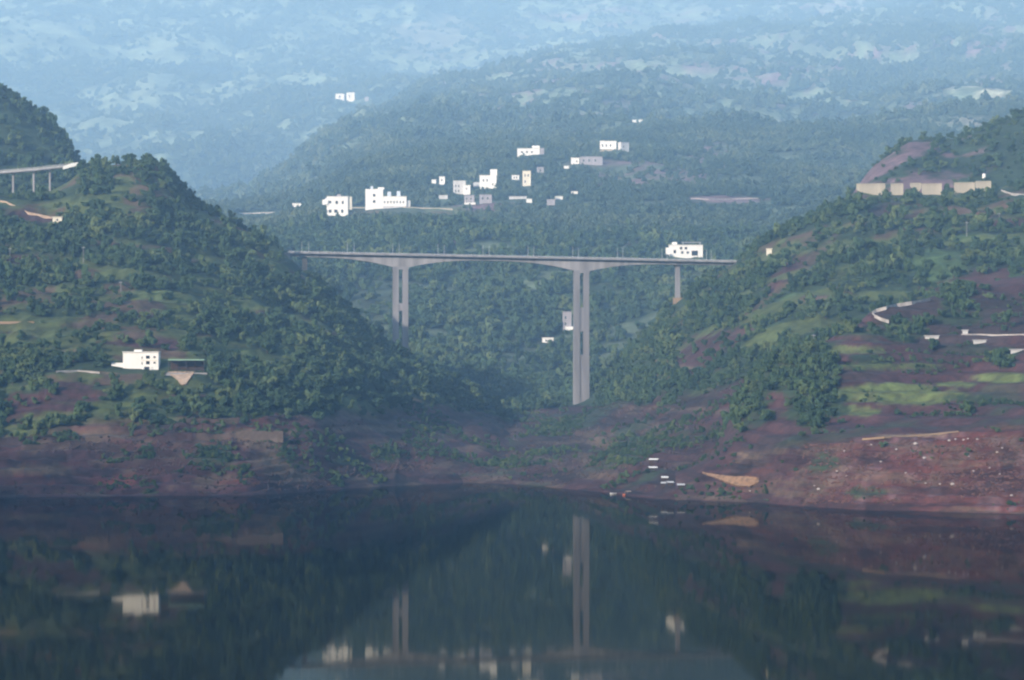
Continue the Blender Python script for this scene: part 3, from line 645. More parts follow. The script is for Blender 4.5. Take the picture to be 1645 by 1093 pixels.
def bench(name, label, cat, h, pts, width, face, mat, kind=None, lift=0.5):
    """a road or wall following the slope: level top and an outer face"""
    Ps = [h.at(*q) for q in pts]; rings = []
    for P in Ps:
        d = Vector((-P.x, -P.y, 0)).normalized(); o = P + d * width * 0.5; i = P - d * width * 0.9
        z = P.z + lift
        rings.append([(o.x, o.y, z), (i.x, i.y, z), (i.x, i.y, z - face), (o.x, o.y, z - face)])
    o = MB().sweep(rings).build(name, M[mat]); tag(o, label, cat, kind=kind)
    for q in range(len(pts) - 1):
        a_, b_ = sorted((pts[q], pts[q+1])); CLEAR.append((a_[0], b_[0], min(a_[1], b_[1]) - 2, max(a_[1], b_[1]) + 0.6 * face * F / Ps[q].y, Ps[q].y))
    return o

def earth_cut(top, bot, mat, lb, hills, n=26, m=6):
    """a skin of bare earth lying on the ground, from pixel outlines"""
    xs = np.linspace(top[0][0], top[-1][0], n); R = np.random.default_rng(3); mb = MB()
    rows = [[], []]
    for x in xs:
        a = np.interp(x, *zip(*top)); b = np.interp(x, *zip(*bot)); jt = R.uniform(-.6, .6)
        for q in np.linspace(0, 1, m):
            y = a + (b - a) * q + jt
            P = min([q_.at(x, y) for q_ in hills], key=lambda p: p.y)
            rows[0].append((P.x, P.y - 1.0, P.z + 0.6)); rows[1].append((P.x, P.y + 1.5, P.z - 1.5))
    mb.v = rows[0] + rows[1]; N = n * m
    for i in range(n - 1):
        for k in range(m - 1):
            p = i * m + k; mb.f += [(p, p + 1, p + m + 1, p + m), (N + p, N + p + m, N + p + m + 1, N + p + 1)]
    for i in range(n - 1):
        for p, q in ((i*m, i*m + m), (i*m + m - 1, i*m + 2*m - 1)): mb.f.append((p, q, N + q, N + p))
    for k in range(m - 1):
        for p in (k, (n - 1) * m + k): mb.f.append((p, p + 1, N + p + 1, N + p))
    o = mb.build('earth_bank', M[mat]); tag(o, lb, 'earth bank'); CLEAR.append((top[0][0] + 10, top[-1][0], top[0][1] - 4, bot[-1][1], 1700)); return o

# white house on the left slope
hw = house('house', 'white three-storey flat-roofed house with dark windows on the left hillside', 'house', hill_l, 226, 593, 57, 27, 10, 'white',
    win=[(37, 43, 16.5, 21.5), (37, 43, 7.5, 12.5), (49, 52.5, 17.5, 20.5), (49, 52.5, 8.5, 11.5), (30, 31.5, 16, 20), (30, 31.5, 7, 11)],
    extra=[('stair_head', 17, 29, 3, 8, 28, 31, 'white'), ('annex', -19, 0.2, 1, 8, -1, 10, 'white'), ('garage_door', 35, 42.5, -0.12, 0.0, -2.5, 3.5, 'glass'),
           ('pillar', 31, 34, -0.5, 0.2, -4, 4, 'white'), ('pillar', 43, 46.5, -0.5, 0.2, -4, 4, 'white'), ('band', 29, 56, -0.25, 0.05, 13.2, 14.2, 'cream')])
P = hill_l.at(300, 599); k = P.y / F
r = tag(empty('open_shed', P), 'long low shed with pale green sheet roof beside the white house', 'shed')
MB().box(-29*k, 29*k, -4, 4, 19.5*k, 21.8*k).build('roof', M['green_roof'], r)
for q in range(-28, 29, 14): MB().box((q-.5)*k, (q+.5)*k, -3.6, -3.2, -4, 20.5*k).build('post', M['timber'], r)
MB().box(-27*k, 27*k, 3, 3.4, 0, 19.5*k).build('back_wall', M['timber'], r)
MB().box(-40*k, 34*k, -5, 4.5, -2.5, 0).build('floor_slab', M['concrete_light'], r)
earth_cut([(270, 598.5), (312, 598.5)], [(270, 600), (284, 610), (291, 619), (299, 619), (305, 610), (312, 600)], 'peach', 'peach-coloured cut slope narrowing downwards below the green-roofed shed', (hill_l,))
CLEAR.append((268, 332, 575, 618, 1900)); CLEAR.append((178, 256, 560, 597, 1900))
bench('track', 'pale track leading left from the white house', 'track', hill_l, [(90, 597), (125, 596), (160, 599)], 4, 1.4, 'road', 'structure')
bench('track', 'pinkish track at the left edge halfway up the hillside', 'track', hill_l, [(-60, 520), (0, 518), (55, 518)], 4, 1.6, 'dirt_road', 'structure')
bench('earth_bank', 'pinkish road cut sloping down to the small hut below the viaduct', 'earth bank', hill_l, [(-30, 318), (10, 325), (45, 342), (84, 350)], 4, 2.2, 'peach', 'structure')
house('hut', 'small cream hut at the lower end of the pinkish cut below the viaduct', 'hut', hill_l, 92, 358, 15, 9, 5, 'cream', win=[(6, 9, 3, 6)])

# drawdown retaining wall at the left bank
def stonework(h, px0, px1, py0, py1, name, label):
    P0 = h.at(px0, py1); k = P0.y / F; r = tag(empty(name, P0), label, 'retaining wall')
    wd = (px1 - px0) * k; hg = (py1 - py0) * k
    MB().box(0, wd, 0.15, 2.5, -3, hg * 0.55).build('core', M['wall_stone'], r)
    base = None; ch = 1.9; cw = 3.9; row = 0; z = 0.0
    while z < hg - 0.3:
        x = -(cw / 2) * (row % 2)
        while x < wd - 0.2:
            x0 = max(0, x); x1 = min(wd, x + cw)
            if base is None:
                base = MB().box(0.06, cw - 0.06, 0, 0.4, 0.06, ch - 0.06).build('stone', M['wall_stone'], r); b = base
            else:
                b = base.copy(); COL.objects.link(b); b.parent = r
            if z + ch > hg * (0.62 + 0.38 * math.sin(x * 0.16 + 0.6) ** 2) and random.random() < 0.75 and b is not base: bpy.data.objects.remove(b); x += cw; continue
            b.scale = ((x1 - x0) / cw, random.uniform(0.7, 1.5), min(1, (hg - z) / ch)); b.location = (x0, -random.uniform(0, 0.25), z)
            x += cw
        z += ch; row += 1
    return r
stonework(hill_l, 380, 455, 687, 703, 'retaining_wall', 'weathered stone retaining wall at the top of the bare left bank')

# houses of the village
house('house', 'white house with three dark ground-floor openings at the left end of the village', 'house', hill_m, 542, 347, 34, 31, 12, 'white',
    win=[(3, 7.5, 5, 10), (12, 17, 5, 10), (23, 26.5, 5, 10), (4, 7, 20, 24), (14, 18, 19, 24), (24, 27, 19, 24)],
    extra=[('balcony', -7, 2, -1.5, 6, 18, 26, 'white'), ('side_wing', 33.8, 40, 2, 12, 10, 31, 'cream'), ('stair_head', 16, 22, 5, 10, 31, 35, 'mauve'), ('water_tank', -3, 1, 4, 7, 26, 29, 'tank')])
house('apartment_building', 'large white village building with a tall left wing and water tanks on its roof', 'building', hill_m, 634, 334, 38, 18, 12, 'white',
    win=[(2 + 5*i, 4 + 5*i, 7, 11) for i in range(7)],
    extra=[('left_wing', -28, 0.2, 0, 12, -4, 30, 'white'), ('stair_head', -8, 2, 3, 8, 30, 33, 'white'), ('water_tank', 7, 13, 4, 8, 18.6, 26, 'tank'), ('water_tank', 22, 28, 4, 8, 18.6, 27, 'tank'), ('water_tank', -20, -16, 4, 8, 30.5, 35, 'tank'),
           ('side_wing', 37.8, 44, 2, 12, -2, 12, 'grey_white'), ('terrace_wall', 0, 38, -2, 0, -4, 3, 'grey_white'), ('window', -16, -12, -0.15, 0.05, 8, 12, 'glass'), ('window', -16, -12, -0.15, 0.05, 18, 22, 'glass')])
bench('retaining_wall', 'long pale roadside wall below the village', 'retaining wall', hill_m, [(566, 334), (600, 334), (660, 334), (690, 335), (727, 336)], 7, 8.0, 'wall_cream')
house('shed', 'low white-roofed shed left of the village by itself', 'shed', hill_m, 477, 333, 15, 6, 6, 'white')
house('house', 'narrow bright white house at the upper left of the village cluster', 'house', hill_m, 710, 297, 9, 13, 8, 'white', win=[(3, 5, 6, 9)])
house('shed', 'tiny white outbuilding left of the narrow white village house', 'shed', hill_m, 697, 295, 7, 6, 5, 'white')
house('house', 'grey-white village house right of the narrow white house', 'house', hill_m, 738, 312, 20, 21, 9, 'grey_white', win=[(3, 5, 11, 15), (8, 10, 11, 15), (3, 5, 3, 7), (8, 10, 3, 7)], roofmat='white')
house('house', 'small bright white house in front of the grey-white village house', 'house', hill_m, 750, 313, 11, 15, 8, 'white', win=[(4, 6, 8, 11)])
house('house', 'mauve unplastered house lowest in the village cluster', 'house', hill_m, 754, 329, 16, 15, 9, 'mauve', win=[(2, 5, 8, 11), (9, 12, 8, 11), (2, 5, 2, 5), (9, 12, 2, 5)], extra=[('porch', 0, 18, -4, 0, 0, 3, 'white')])
house('house', 'bright white house with a raised tower on its right, tallest of the village cluster', 'house', hill_m, 784, 304, 27, 22, 11, 'white', win=[(5, 7, 12, 16), (11, 13, 12, 16), (20, 22, 6, 9)],
    extra=[('tower', 17, 28, 3, 10, 22, 32, 'white'), ('side_wing', -10, 0.2, 1, 8, 4, 11, 'grey_white')])
house('house', 'pinkish low house below the tall white tower house', 'house', hill_m, 780, 327, 20, 14, 8, 'mauve', win=[(4, 7, 6, 10), (12, 15, 6, 10)])
house('shed', 'pale low shed at the foot of the village cluster by the road', 'shed', hill_m, 712, 320, 14, 6, 6, 'grey_white')
house('house', 'long white flat building with a white roof hut on the slope above the village', 'house', hill_m, 849, 250, 36, 11, 10, 'white', win=[(6, 9, 4, 7), (14, 17, 4, 7), (22, 25, 4, 7)],
    extra=[('roof_hut', 24, 36, 3, 8, 12, 16, 'white'), ('side_wall', 36.5, 43, 1, 10, -10, 12, 'mauve')])
house('house', 'cream house of two steps below the long white flat building', 'house', hill_m, 846, 299, 13, 24, 8, 'cream', win=[(3, 5, 15, 19), (8, 10, 15, 19), (3, 5, 5, 9)])
house('shed', 'low white building left of the stepped cream house', 'shed', hill_m, 828, 289, 12, 7, 6, 'white', win=[(3, 5, 2, 5), (7, 9, 2, 5)])
house('house', 'small lavender-grey house right of the stepped cream house', 'house', hill_m, 868, 279, 11, 10, 7, 'mauve', win=[(4, 7, 3, 7)])
house('house', 'bright white house at the left end of the upper hamlet', 'house', hill_m, 924, 264, 13, 10, 8, 'white', win=[(8, 10, 3, 6)])
house('house', 'long pinkish house in the middle of the upper hamlet', 'house', hill_m, 950, 265, 36, 13, 8, 'mauve', win=[(4, 7, 5, 9), (13, 16, 5, 9), (23, 26, 5, 9)])
house('house', 'white house with cream base at the top right of the upper hamlet', 'house', hill_m, 977, 243, 26, 16, 9, 'white', win=[(3, 5, 7, 11), (9, 11, 7, 11), (16, 18, 7, 11)], extra=[('terrace_wall', -2, 20, -2, 0, -4, 3, 'wall_cream')])
house('house', 'grey-white slanting-sided house right of the topmost hamlet house', 'house', hill_m, 1004, 244, 15, 15, 8, 'grey_white', yaw=0.5, win=[(4, 6, 6, 10)])
house('shed', 'tiny white shed below the left end of the upper hamlet', 'shed', hill_m, 910, 271, 8, 4, 5, 'white')
house('shed', 'long thin white-roofed shed below the stepped cream house', 'shed', hill_m, 832, 320, 28, 4, 6, 'grey_white')
house('shed', 'small white shed at the right end of the long thin shed', 'shed', hill_m, 850, 326, 9, 6, 5, 'white')
house('shed', 'pinkish shed with pale roof on the slope above the middle of the bridge', 'shed', hill_m, 885, 330, 13, 9, 6, 'mauve', roofmat='grey_white')
house('shed', 'white-roofed shed up and to the right of the pinkish shed', 'shed', hill_m, 898, 321, 12, 5, 6, 'white')
house('shed', 'white-roofed shed farthest right below the upper hamlet', 'shed', hill_m, 923, 312, 10, 4, 6, 'white')
house('house', 'left half of the lone white house pair high on the mountain', 'house', hill_f, 546, 160, 14, 9, 14, 'white', win=[(5, 8, 3, 6)], found=15)
house('house', 'taller right half of the lone white house pair high on the mountain', 'house', hill_f, 563, 163, 13, 14, 14, 'white', win=[(4, 6, 6, 10)], found=15)
house('hut', 'pinkish hut just right of the lone white house pair on the mountain', 'hut', hill_f, 589, 163, 6, 7, 8, 'mauve', found=15)
house('hut', 'white speck-sized hut high above the upper hamlet', 'hut', hill_m, 1019, 197, 6, 4, 6, 'white')
house('hut', 'second white speck-sized hut high above the hamlet, right of the first', 'hut', hill_m, 1029, 197, 6, 4, 6, 'white')
bench('road', 'pale road with a wall at the left edge of the village slope', 'road', hill_m, [(384, 343), (405, 343), (425, 342), (450, 341)], 8, 3.5, 'road', 'structure')
bench('road', 'pale road crossing the slope right of the village', 'road', hill_m, [(1110, 319), (1140, 321), (1180, 320), (1218, 319)], 7, 3.5, 'road', 'structure')
house('house', 'small white house among trees in the valley left of the tall pier', 'house', hill_m, 880, 551, 18, 8, 7, 'white', win=[(5, 8, 2, 5), (11, 14, 2, 5)])
house('house', 'grey house rising behind the left edge of the tall pier', 'house', hill_m, 911, 531, 14, 30, 8, 'mauve', win=[(3, 6, 18, 23), (3, 6, 8, 13)], extra=[('porch', 4, 20, -3, 0, 0, 6, 'white')])
house('house', 'white two-storey house with dark openings above the right end of the bridge', 'house', hill_m, 1102, 415, 54, 21, 10, 'white',
    win=[(7, 11, 8, 13), (17, 21, 14, 18), (25, 29, 14, 18), (19, 23, 7, 11), (28, 32, 7, 11), (36, 46, 4, 12)], extra=[('left_wing', -5, 0.2, 1, 8, 6, 17, 'white'), ('stair_head', 5, 13, 3, 7, 22, 26, 'white'), ('roof_canopy', 20, 52, 1, 8, 25, 26, 'mauve'), ('canopy_post', 22, 23, 2, 2.4, 22, 25, 'steel'), ('canopy_post', 49, 50, 2, 2.4, 22, 25, 'steel')], found=14)
house('hut', 'small pinkish hut on the slope right of the bridge end', 'hut', hill_r, 1236, 409, 8, 9, 5, 'cream')

# road walls at the upper right
for (x0, x1, y0, y1, lb) in [(1376, 1422, 297, 310, 'cream road wall farthest left of the row on the right hillside'), (1431, 1451, 297, 317, 'narrow tall cream road wall second from the left on the right hillside'),
        (1462, 1480, 296, 302, 'shallow cream road wall between two taller ones on the right hillside'), (1481, 1513, 297, 318, 'tall cream road wall in the middle of the row on the right hillside'),
        (1533, 1566, 295, 312, 'cream road wall left of the white tank on the right hillside'), (1567, 1592, 293, 305, 'cream road wall directly below the white tank on the right hillside')]:
    P = Vector(world((x0 + x1) / 2, y1, float(np.interp((x0 + x1) / 2, hill_r.px, hill_r.Y[np.argmin(hill_r.PY, axis=0), np.arange(len(hill_r.px))])))) ; k = P.y / F
    r = tag(empty('retaining_wall', P, -0.15), lb, 'retaining wall', 'road walls on the right hillside')
    wd, hg = (x1 - x0) * k, (y1 - y0) * k
    g = MB().sweep([[(x, 0.0, hg), (x, 6.0, hg), (x, 6.0, -3 * 0 - q), (x, 0.0 - 0.04 * hg, -q)] for x, q in ((-wd/2, -hg * .35), (-wd * .2, 1), (wd * .2, 4), (wd/2, 0))])
    g.build('wall', M['wall_cream'], r)
    MB().box(-wd/2, wd/2, -0.35, 0.5, hg + 0.003, hg + 0.9).build('coping', M['wall_cream'], r)
    for j in range(0): MB().box(-wd/2 + 3 + 6*j, -wd/2 + 3.7 + 6*j, -0.5, -0.02, hg * 0.35, hg).build('buttress', M['concrete_light'], r)
    CLEAR.append((x0 + 2, x1 - 2, y0 - 3, y1 - 3, 2480))
bench('parapet_wall', 'thin pale roadside parapet linking the cream road walls on the right hillside', 'parapet', hill_r, [(1422, 299), (1450, 300), (1480, 300), (1515, 299), (1535, 297)], 2, 2.2, 'wall_cream')
P = hill_u.at(1581, 286); r = tag(empty('water_tank', P), 'small white water tank standing above the right-hand road walls', 'tank')
MB().cyl(0, 0, -2, 3.2, 1.5, 1.5, 14).build('tank_body', M['white'], r); MB().cyl(0, 0, 3.2, 3.7, 1.0, 0.2, 14).build('lid', M['tank'], r); CLEAR.append((1572, 1590, 290, 276, 2760))
bench('road', 'curving pale road at the right edge beyond the road walls', 'road', hill_r, [(1608, 306), (1625, 312), (1650, 314), (1700, 310)], 8, 3, 'road', 'structure')

# hairpin track and straight road on the near right spur
bench('track', 'pale hairpin track on the shoulder of the right spur', 'track', hill_n, [(1428, 517), (1415, 513), (1405, 508), (1401, 503), (1408, 499), (1424, 495)], 5, 2.0, 'road', 'structure', 0.9)
bench('track', 'orange-pale track running up right from the hairpin', 'track', hill_n, [(1424, 495), (1440, 492), (1465, 488), (1495, 483)], 5, 2.2, 'road', 'structure', 1.4)
bench('road', 'pale straight road with low wall at the right edge', 'road', hill_n, [(1544, 538), (1570, 538), (1600, 539), (1650, 538), (1720, 536)], 6, 2.6, 'road', 'structure')
for (x, y, wpx, hpx, lb) in [(1497, 545, 22, 5, 'low pale shed roof at the left end of the straight road'), (1551, 537, 8, 6, 'small white hut at the start of the straight road'), (1574, 552, 20, 5, 'low pale shed below the straight road'), (1634, 566, 20, 4, 'low pale shed below the straight road near the right edge')]:
    house('shed', lb, 'shed', hill_n, x, y, wpx, hpx, 5, 'grey_white')
bench('track', 'ochre track along the top of the bare red bank', 'track', hill_n, [(1385, 706), (1420, 703), (1460, 701), (1500, 698), (1540, 694)], 4, 1.0, 'dirt_road', 'structure')
for (x, y, hpx, h, lb) in [(194, 468, 16, hill_l, 'white concrete utility pole halfway up the left hillside'), (134, 422, 26, hill_l, 'slim grey utility pole on the upper left hillside'), (16, 422, 24, hill_l, 'slim grey utility pole near the left edge'),
        (1307, 546, 18, hill_n, 'pale utility pole at the edge of the right spur'), (1553, 380, 24, hill_r, 'pale utility pole on the upper right hillside'), (1605, 360, 18, hill_r, 'utility pole farthest right on the hillside'), (1645, 340, 0, None, '')]:
    if h is None: continue
    P = h.at(x, y); k = P.y / F; r = tag(empty('utility_pole', P), lb, 'utility pole', 'utility poles')
    MB().cyl(0, 0, -2, hpx * k, 0.24, 0.15, 8).build('pole', M['concrete_light'], r); MB().box(-1.1, 1.1, -0.08, 0.08, hpx * k - 0.9, hpx * k - 0.7).build('crossarm', M['steel'], r)
    CLEAR.append((x - 2, x + 2, y, y - 6, P.y))

# ------------------------------------------------------------------ the big bridge
A_ = Vector(world(463, 404, 2325)); B_ = Vector(world(1190, 419, 2362))
ax = (B_ - A_); Ln = Vector((ax.x, ax.y, 0)).length; ang = math.atan2(ax.y, ax.x)
bridge = tag(empty('bridge', A_, ang), 'long pale concrete girder bridge on tall twin-column piers across the valley', 'bridge')
slope = (B_.z - A_.z) / Ln
def s_of(px): return (px - 463) / (1190 - 463) * Ln
def zt(s): return slope * s - 1.25                       # road surface, below the parapet top
PIERS = [s_of(641), s_of(931)]; END0, END1 = s_of(489), s_of(1087)
def depth(s):
    dmin, dmax = 2.8, 9.2
    if s < END0 or s > END1: return 2.6
    d = dmin
    mid = (PIERS[1] - PIERS[0]) / 2
    for pp in PIERS:
        L_ = mid - 6; q = max(0, abs(s - pp) - 5.5) / L_
        if q < 1: d = max(d, dmin + (dmax - dmin) * (1 - q) ** 2.5)
    return d
S = sorted(set(np.linspace(0, Ln, 110).tolist() + [END0, END1]))
HWID = 6.0
MB().sweep([[(s, -HWID, zt(s)), (s, HWID, zt(s)), (s, HWID, zt(s) - 0.5), (s, 3.4, zt(s) - 0.9), (s, -3.4, zt(s) - 0.9), (s, -HWID, zt(s) - 0.5)] for s in S]).build('deck', M['concrete_light'], bridge)
MB().sweep([[(s, -3.3, zt(s) - 0.88), (s, 3.3, zt(s) - 0.88), (s, 3.0, zt(s) - depth(s)), (s, -3.0, zt(s) - depth(s))] for s in S]).build('box_girder', M['concrete_light'], bridge)
for sg in (-1, 1):
    pr_ = MB().sweep([[(s, sg * (HWID - 0.02) - 0.2, zt(s) + 0.003), (s, sg * (HWID - 0.02) + 0.2, zt(s) + 0.003), (s, sg * (HWID - 0.02) + 0.14, zt(s) + 0.75), (s, sg * (HWID - 0.02) - 0.14, zt(s) + 0.75)] for s in S]).build('parapet', M['concrete_light'], bridge)
    rl = MB()
    for s in np.arange(1, Ln - 1, 3.0): rl.box(s - 0.06, s + 0.06, sg * HWID - 0.06, sg * HWID + 0.06, zt(s) + 0.75, zt(s) + 1.3)
    rl.sweep([[(s, sg * HWID - 0.08, zt(s) + 1.3), (s, sg * HWID + 0.08, zt(s) + 1.3), (s, sg * HWID + 0.08, zt(s) + 1.45), (s, sg * HWID - 0.08, zt(s) + 1.45)] for s in S])
    rl.build('handrail', M['steel'], pr_)
def local_z(py, D=2344): return CH - (py - HY) * D / F - A_.z
def pier(s, zbot, parts):
    top = zt(s) - depth(s) + 0.05
    pe = MB().box(s - 6.0, s + 6.0, -3.15, 3.15, top - 1.6, top + 0.6).build('pier', M['concrete'], bridge)
    for sg in (-1, 1):
        MB().taper(s + sg * 3.55, 0, zbot, top - 1.6, 2.35, 3.2, 2.1, 3.0).build('column', M['concrete'], pe)
    for (nm, z0, z1) in parts: MB().box(s - 1.6, s + 1.6, -2.6, 2.6, z0, z1).build(nm, M['concrete'], pe)
pier(PIERS[0], local_z(610), [('cross_beam', local_z(500), local_z(488))])
pier(PIERS[1], local_z(672), [('cross_beam', local_z(533), local_z(494)), ('infill_wall', local_z(672), local_z(570))])
pe = MB().taper(END1, 0, local_z(502), zt(END1) - 4.4, 1.7, 2.8, 1.4, 2.6).build('pier', M['concrete'], bridge)
MB().taper(END1, 0, zt(END1) - 4.4, zt(END1) - 3.05, 1.5, 2.8, 2.2, 4.6).build('pier_cap', M['concrete'], pe); MB().box(END1 - 3, END1 + 3, -3.6, 3.6, local_z(502), local_z(478)).build('footing', M['dirt_road'], pe)
pe = MB().taper(END0, 0, local_z(455), zt(END0) - 4.0, 2.0, 3.4, 1.8, 3.2).build('pier', M['peach'], bridge)
MB().taper(END0, 0, zt(END0) - 4.0, zt(END0) - 3.05, 1.9, 3.4, 2.3, 4.6).build('pier_cap', M['concrete'], pe)
MB().box(Ln - 1, Ln + 6, -6.5, 6.5, zt(Ln) - 9, zt(Ln) - 0.01).build('abutment', M['concrete'], bridge)
MB().box(-8, 1, -6.5, 6.5, zt(0) - 9, zt(0) - 0.01).build('abutment', M['concrete'], bridge)
CLEAR += [(912, 950, 600, 655, 2344), (1078, 1096, 440, 494, 2362), (1095, 1182, 405, 430, 2362), (458, 500, 390, 432, 2330)]
# lamps along the deck, in pairs
bmat = Matrix.Translation(A_) @ Matrix.Rotation(ang, 4, 'Z')
lm = MB().cyl(0, 0, 0, 8.6, 0.13, 0.08, 6); arm = MB().box(-0.05, 0.05, -0.1, 1.6, 8.45, 8.6); hd = MB().box(-0.16, 0.16, 1.2, 2.1, 8.34, 8.449)
base_l = None
for i in range(10):
    for sg in (-1, 1):
        s = s_of(484 + 72 * i + (12 if sg > 0 else 0))
        if s > Ln - 3: continue
        p = bmat @ Vector((s, sg * 5.5, zt(s) + 0.003))
        if base_l is None:
            base_l = empty('street_lamp', p); lm.build('post', M['steel'], base_l); arm.build('arm', M['steel'], base_l); hd.build('lamp_head', M['grey_white'], base_l); q = base_l
        else:
            q = base_l.copy(); COL.objects.link(q)
            for ch in list(base_l.children):
                c = ch.copy(); COL.objects.link(c); c.parent = q
        q.location = p; q.rotation_euler = (0, 0, ang + (0 if sg < 0 else math.pi))
        tag(q, 'street lamp on the %s edge of the bridge deck, %s from the left' % ('near' if sg < 0 else 'far', ['first', 'second', 'third', 'fourth', 'fifth', 'sixth', 'seventh', 'eighth', 'ninth', 'tenth'][i]), 'street lamp', 'street lamps along the bridge')

# ------------------------------------------------------------------ viaduct at the upper left
vp = [(-260, 281, 2295), (-120, 277, 2298), (0, 274, 2300), (60, 269, 2304), (95, 265, 2308), (118, 262, 2312)]
via = tag(empty('viaduct', world(60, 269, 2304)), 'curved pale viaduct with railings on thin piers at the upper left', 'viaduct'); O_ = via.location.copy()
def vpt(px):
    py = np.interp(px, [q[0] for q in vp], [q[1] for q in vp]); D = np.interp(px, [q[0] for q in vp], [q[2] for q in vp]); return Vector(world(px, py, D)) - O_
ring = lambda z0, z1, y0, y1: [[(p.x, p.y + y0, p.z + z1), (p.x, p.y + y1, p.z + z1), (p.x, p.y + y1, p.z + z0), (p.x, p.y + y0, p.z + z0)] for p in (vpt(x) for x in np.linspace(-260, 118, 50))]
MB().sweep(ring(-2.5, -1.6, 0, 8)).build('deck', M['concrete_light'], via)
for y in (0, 7.75):
    rr = MB().sweep(ring(-1.597, -0.9, y, y + 0.25)).build('parapet', M['grey_white'], via)
    MB().sweep(ring(0.0, 0.25, y, y + 0.25)).build('handrail', M['grey_white'], rr)
for x in (-220, -180, -140, -100, -60, -20, 20, 53, 79):
    p = vpt(x); g = max(hill_l.z_at(p.x + O_.x, p.y + O_.y + 4), hill_k.z_at(p.x + O_.x, p.y + O_.y + 4)) - O_.z if x > -300 else -20
    pe = MB().box(p.x - 0.65, p.x + 0.65, p.y + 2.5, p.y + 5.5, min(g - 6, p.z - 20), p.z - 3.2).build('pier', M['concrete_light'], via)
    MB().box(p.x - 1.3, p.x + 1.3, p.y + 1, p.y + 7, p.z - 3.2, p.z - 2.503).build('pier_cap', M['concrete_light'], pe)
CLEAR.append((-5, 122, 270, 307, 2340))
o = MB().sweep([[(q.x, q.y - 0.5, q.z + dz1), (q.x, q.y + 3, q.z + dz1), (q.x, q.y + 3, q.z - 1.6), (q.x, q.y - 0.5, q.z - 1.6)] for (q, dz1) in ((Vector(world(101, 269, 2303)), 0.4), (Vector(world(114, 265.5, 2304)), 1.2), (Vector(world(125, 263, 2305)), 1.0))]).build('retaining_wall', M['white'])
tag(o, 'bright white wall at the right end of the curved viaduct', 'retaining wall')

# ------------------------------------------------------------------ at the right-hand shore: huts, boats, an earth cut, stones
def boat(px, py, h, ln, mat, lb, canopy=None, yaw=0.0):
    P = h.at(px, py); P.z = max(P.z, 0) if P.z > 2 else 0.0
    r = tag(empty('boat', P, yaw), lb, 'boat')
    st = [(-.5, .12, .95), (-.3, .42, .75), (0, .5, .7), (.3, .45, .75), (.5, .06, 1.1)]; hb = ln * 0.24
    MB().sweep([[(x * ln, -w_ * hb * 2, z * 1.0), (x * ln, w_ * hb * 2, z * 1.0), (x * ln, w_ * hb, -0.35), (x * ln, -w_ * hb, -0.35)] for (x, w_, z) in st]).build('hull', M[mat], r)
    if canopy:
        c = MB().sweep([[(x, -1.1, 2.0), (x, 0, 2.5), (x, 1.1, 2.0), (x, 1.1, 1.92), (x, 0, 2.42), (x, -1.1, 1.92)] for x in (-ln * .22, ln * .22)]).build('canopy', M[canopy], r)
        for x in (-ln * .2, ln * .2):
            for y in (-1, 1): MB().box(x - .05, x + .05, y - .05, y + .05, 0.6, 1.95).build('canopy_post', M['steel'], r)
    return r
boat(1009, 791, hill_r, 6.5, 'red_paint', 'small boat with a bright orange-white canopy at the shore, nearest the water inlet', 'peach', 0.5)
boat(987, 797, hill_r, 5, 'grey_white', 'small pale boat at the shore left of the orange-canopied boat', None, 0.3)
def lean_to(px, py, w_, d_, hgt, mat, lb, h=None):
    h = h or hill_r
    P = h.at(px, py); r = tag(empty('hut', P, random.uniform(-.3, .3)), lb, 'hut', None)
    MB().sweep([[(x, -d_/2 - .4, hgt * .75), (x, d_/2 + .4, hgt), (x, d_/2 + .4, hgt + .12), (x, -d_/2 - .4, hgt * .75 + .12)] for x in (-w_/2 - .3, w_/2 + .3)]).build('roof', M[mat], r)
    MB().box(-w_/2, w_/2, -d_/2 + .3, d_/2, -1.5, hgt * .74).build('wall', M['timber'], r)
    return r
for (x, y, w_, lb) in [(1050, 744, 4.6, 'topmost white-roofed lean-to on the bare right bank'), (1049, 757, 4.2, 'white-roofed lean-to just below the topmost one on the right bank'), (1068, 773, 3.4, 'bright white-roofed lean-to above two others near the shore'),
        (1066, 782, 2.4, 'smallest pale lean-to at the left of the shore group'), (1077, 781, 3.0, 'pale lean-to in the middle of the shore group'), (1094, 785, 3.6, 'grey-white lean-to at the right of the shore group')]:
    lean_to(x, y, w_, 3.4, 2.4, 'white' if y < 775 else 'grey_white', lb)
earth_cut([(1128, 760), (1150, 764), (1170, 766.5), (1200, 767), (1219, 769)], [(1128, 761), (1148, 768), (1166, 776), (1185, 782), (1206, 783), (1219, 775)], 'orange', 'smooth orange earth cut tapering to the left just above the right shore', (hill_r, hill_n))
